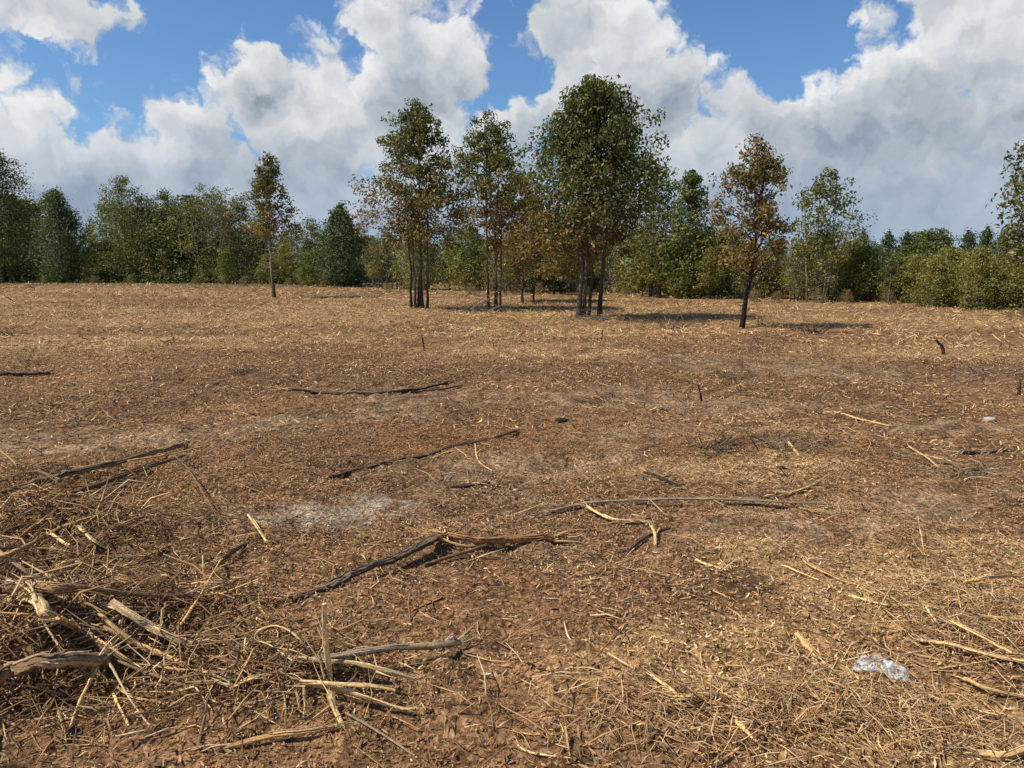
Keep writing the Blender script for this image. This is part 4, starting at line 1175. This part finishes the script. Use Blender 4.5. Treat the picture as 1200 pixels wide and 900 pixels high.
# ------------------------------------------------------------------ the countable splinters, one object each
PROTO = []
for k in range(14):
    r = np.random.default_rng(900 + k)
    base = [PEEL, TAN, (.50, .36, .19), BARKY, GREYB, (.34, .22, .12), PEEL][k % 7]
    bend = r.normal(0, .10)
    a_, _ = stick_mesh([(-.5, 0, 0), (-.15, bend * .6, r.uniform(0, .05)), (.2, bend, r.uniform(0, .05)), (.5, bend * .2, 0)], .024 * r.uniform(.7, 1.3), .014 * r.uniform(.6, 1.3), base, 900 + k, (3, 4), 6, .6, r.uniform(.45, 1), base)
    PROTO.append(a_.mesh("wood_splinter", True))
PALE_I, DARK_I = [0, 1, 2, 6, 7, 8, 9, 13], [3, 4, 5, 10, 11, 12]
ZONES = [((105, 705), (130, 95), 82, (.12, .38), .65, .10, "splinter in the brush heap", "splinters in the brush heap"),
         ((60, 835), (90, 45), 26, (.08, .24), .6, .05, "splinter in front of the brown weathered log", "splinters before the brown log"),
         ((335, 815), (75, 40), 28, (.06, .22), .75, .04, "splinter in the tuft around the upright stalk", "splinters in the upright stalk's tuft"),
         ((1130, 735), (95, 60), 44, (.08, .26), .85, .04, "straw splinter in the straw heap beyond the plastic bag", "straws of the straw heap"),
         ((1040, 850), (130, 40), 34, (.06, .18), .8, .02, "straw splinter in the litter in front of the plastic bag", "straws before the plastic bag"),
         ((820, 850), (130, 42), 34, (.05, .17), .75, .02, "straw splinter in the litter beyond the red-brown chips", "straws of the near litter"),
         ((600, 660), (330, 70), 26, (.06, .18), .5, .01, "splinter lying singly on the open brown mulch", "single splinters on the open mulch"),
         ((780, 545), (380, 40), 22, (.10, .32), .6, .01, "splinter lying singly near the long grey pole", "single splinters near the long pole")]
for (cx, cy), (rx, ry), cnt, Lr, pale, lift, lab, gr in ZONES:
    for _ in range(cnt):
        while True:
            u, v = r_.uniform(-1, 1), r_.uniform(-1, 1)
            if u * u + v * v < 1 and -10 < cx + rx * u < 1212 and cy + ry * v < 905:
                break
        isp = r_.random() < pale
        L = Lr[0] * (Lr[1] / Lr[0]) ** r_.random()
        k = r_.choice(PALE_I if isp else DARK_I)
        thick = L * r_.uniform(.45, 1.0) if L < .15 else .15 * r_.uniform(.5, 1.1)
        c0 = gp(cx + rx * u, cy + ry * v, 0)
        an = r_.uniform(0, math.pi * 2)
        if "straw heap" in lab:
            an = r_.gauss(-.12, .38)
            L *= 1.4
        dx, dy = math.cos(an) * L / 2, math.sin(an) * L / 2
        z0, z1 = Hs(c0[0] - dx, c0[1] - dy), Hs(c0[0] + dx, c0[1] + dy)
        up = r_.random() ** 2 * lift * (1 if L > .1 else .4)
        pit = -math.atan2(z1 - z0 + r_.uniform(-1, 1) * up * 1.5, L)
        zc = max((z0 + z1) / 2, c0[2]) + .014 * thick + up * .6
        tone = ("bright peeled", "tan", "tan", "dark barky", "grey-barked", "brown", "bright peeled")[k % 7]
        o = link("wood_splinter", PROTO[k], M_WOOD, loc=(c0[0], c0[1], zc), label=("long " if L > .2 else "short " if L < .1 else "") + tone + " " + lab, category="splinter", group=gr)
        o.rotation_euler = (r_.uniform(-.4, .4), pit, an)
        o.scale = (L, thick, thick)

# ------------------------------------------------------------------ plastic bag
mb = bpy.data.materials.new("clear_plastic_film")
mb.use_nodes = True
t = NT(mb.node_tree)
b = mb.node_tree.nodes['Principled BSDF']
b.inputs['Base Color'].default_value = (.82, .84, .86, 1)
b.inputs['Roughness'].default_value = .16
b.inputs['Specular IOR Level'].default_value = .7
tr = t.n('ShaderNodeBsdfTransparent')
tl = t.n('ShaderNodeBsdfTranslucent')
tl.inputs[0].default_value = (.8, .82, .85, 1)
m1, m2 = t.n('ShaderNodeMixShader'), t.n('ShaderNodeMixShader')
m1.inputs[0].default_value = .35
t.put(m1.inputs[1], b.outputs[0])
t.put(m1.inputs[2], tl.outputs[0])
ob = t.n('ShaderNodeTexCoord').outputs['Object']
t.put(m2.inputs[0], t.ramp(t.noise(ob, 26, 4, .65), .44, .60, .06, .80))  # noise opacity: the whiter patches paint highlights onto the crumpled film
t.put(m2.inputs[1], tr.outputs[0])
t.put(m2.inputs[2], m1.outputs[0])
t.put(mb.node_tree.nodes['Material Output'].inputs[0], m2.outputs[0])
pa, pb = gp(1000, 784, 0), gp(1072, 803, 0)
ax = (pb - pa)
ln = np.linalg.norm(ax[:2])
ang = math.atan2(ax[1], ax[0])
nu, nv = 60, 34
U, Vv = np.meshgrid(np.linspace(0, 1, nu), np.linspace(0, 2 * np.pi, nv, endpoint=False))
wd = np.interp(U, [0, .08, .3, .5, .8, .92, 1], [.052, .060, .060, .046, .046, .030, .012])
ht = np.interp(U, [0, .08, .3, .5, .8, .92, 1], [.003, .012, .024, .030, .026, .012, .003])
cr = fbm(U.ravel() * 9, Vv.ravel() * 1.6 + 3, 1.0, 3, 5).reshape(U.shape) - .5
cr2 = np.abs(fbm(U.ravel() * 22, Vv.ravel() * 3.2, 1.0, 2, 15).reshape(U.shape) - .5)
k_ = 1 + .9 * cr - .9 * cr2
bx = U * ln + .010 * cr
by = np.cos(Vv) * wd * k_ + .02 * np.sin(U * 5)
bz = ht + np.sin(Vv) * ht * k_ + .010 * cr2
V = np.stack((bx, by, bz), -1)
z0 = H(pa[0] + (V[..., 0] * math.cos(ang) - V[..., 1] * math.sin(ang)).ravel(), pa[1] + (V[..., 0] * math.sin(ang) + V[..., 1] * math.cos(ang)).ravel()).reshape(U.shape) - pa[2]
V[..., 2] += np.maximum(z0, -.02) * .6 + .010
idx = np.arange(nu * nv).reshape(nv, nu)
nx_ = np.roll(idx, -1, 0)
F = np.stack((idx[:, :-1], idx[:, 1:], nx_[:, 1:], nx_[:, :-1]), -1).reshape(-1, 4)
bag = link("plastic_bag", mesh_np("plastic_bag", V.reshape(-1, 3), F), mb, loc=tuple(pa), label="crumpled clear plastic bag lying on the straw litter", category="bag")
bag.rotation_euler = (0, 0, ang)
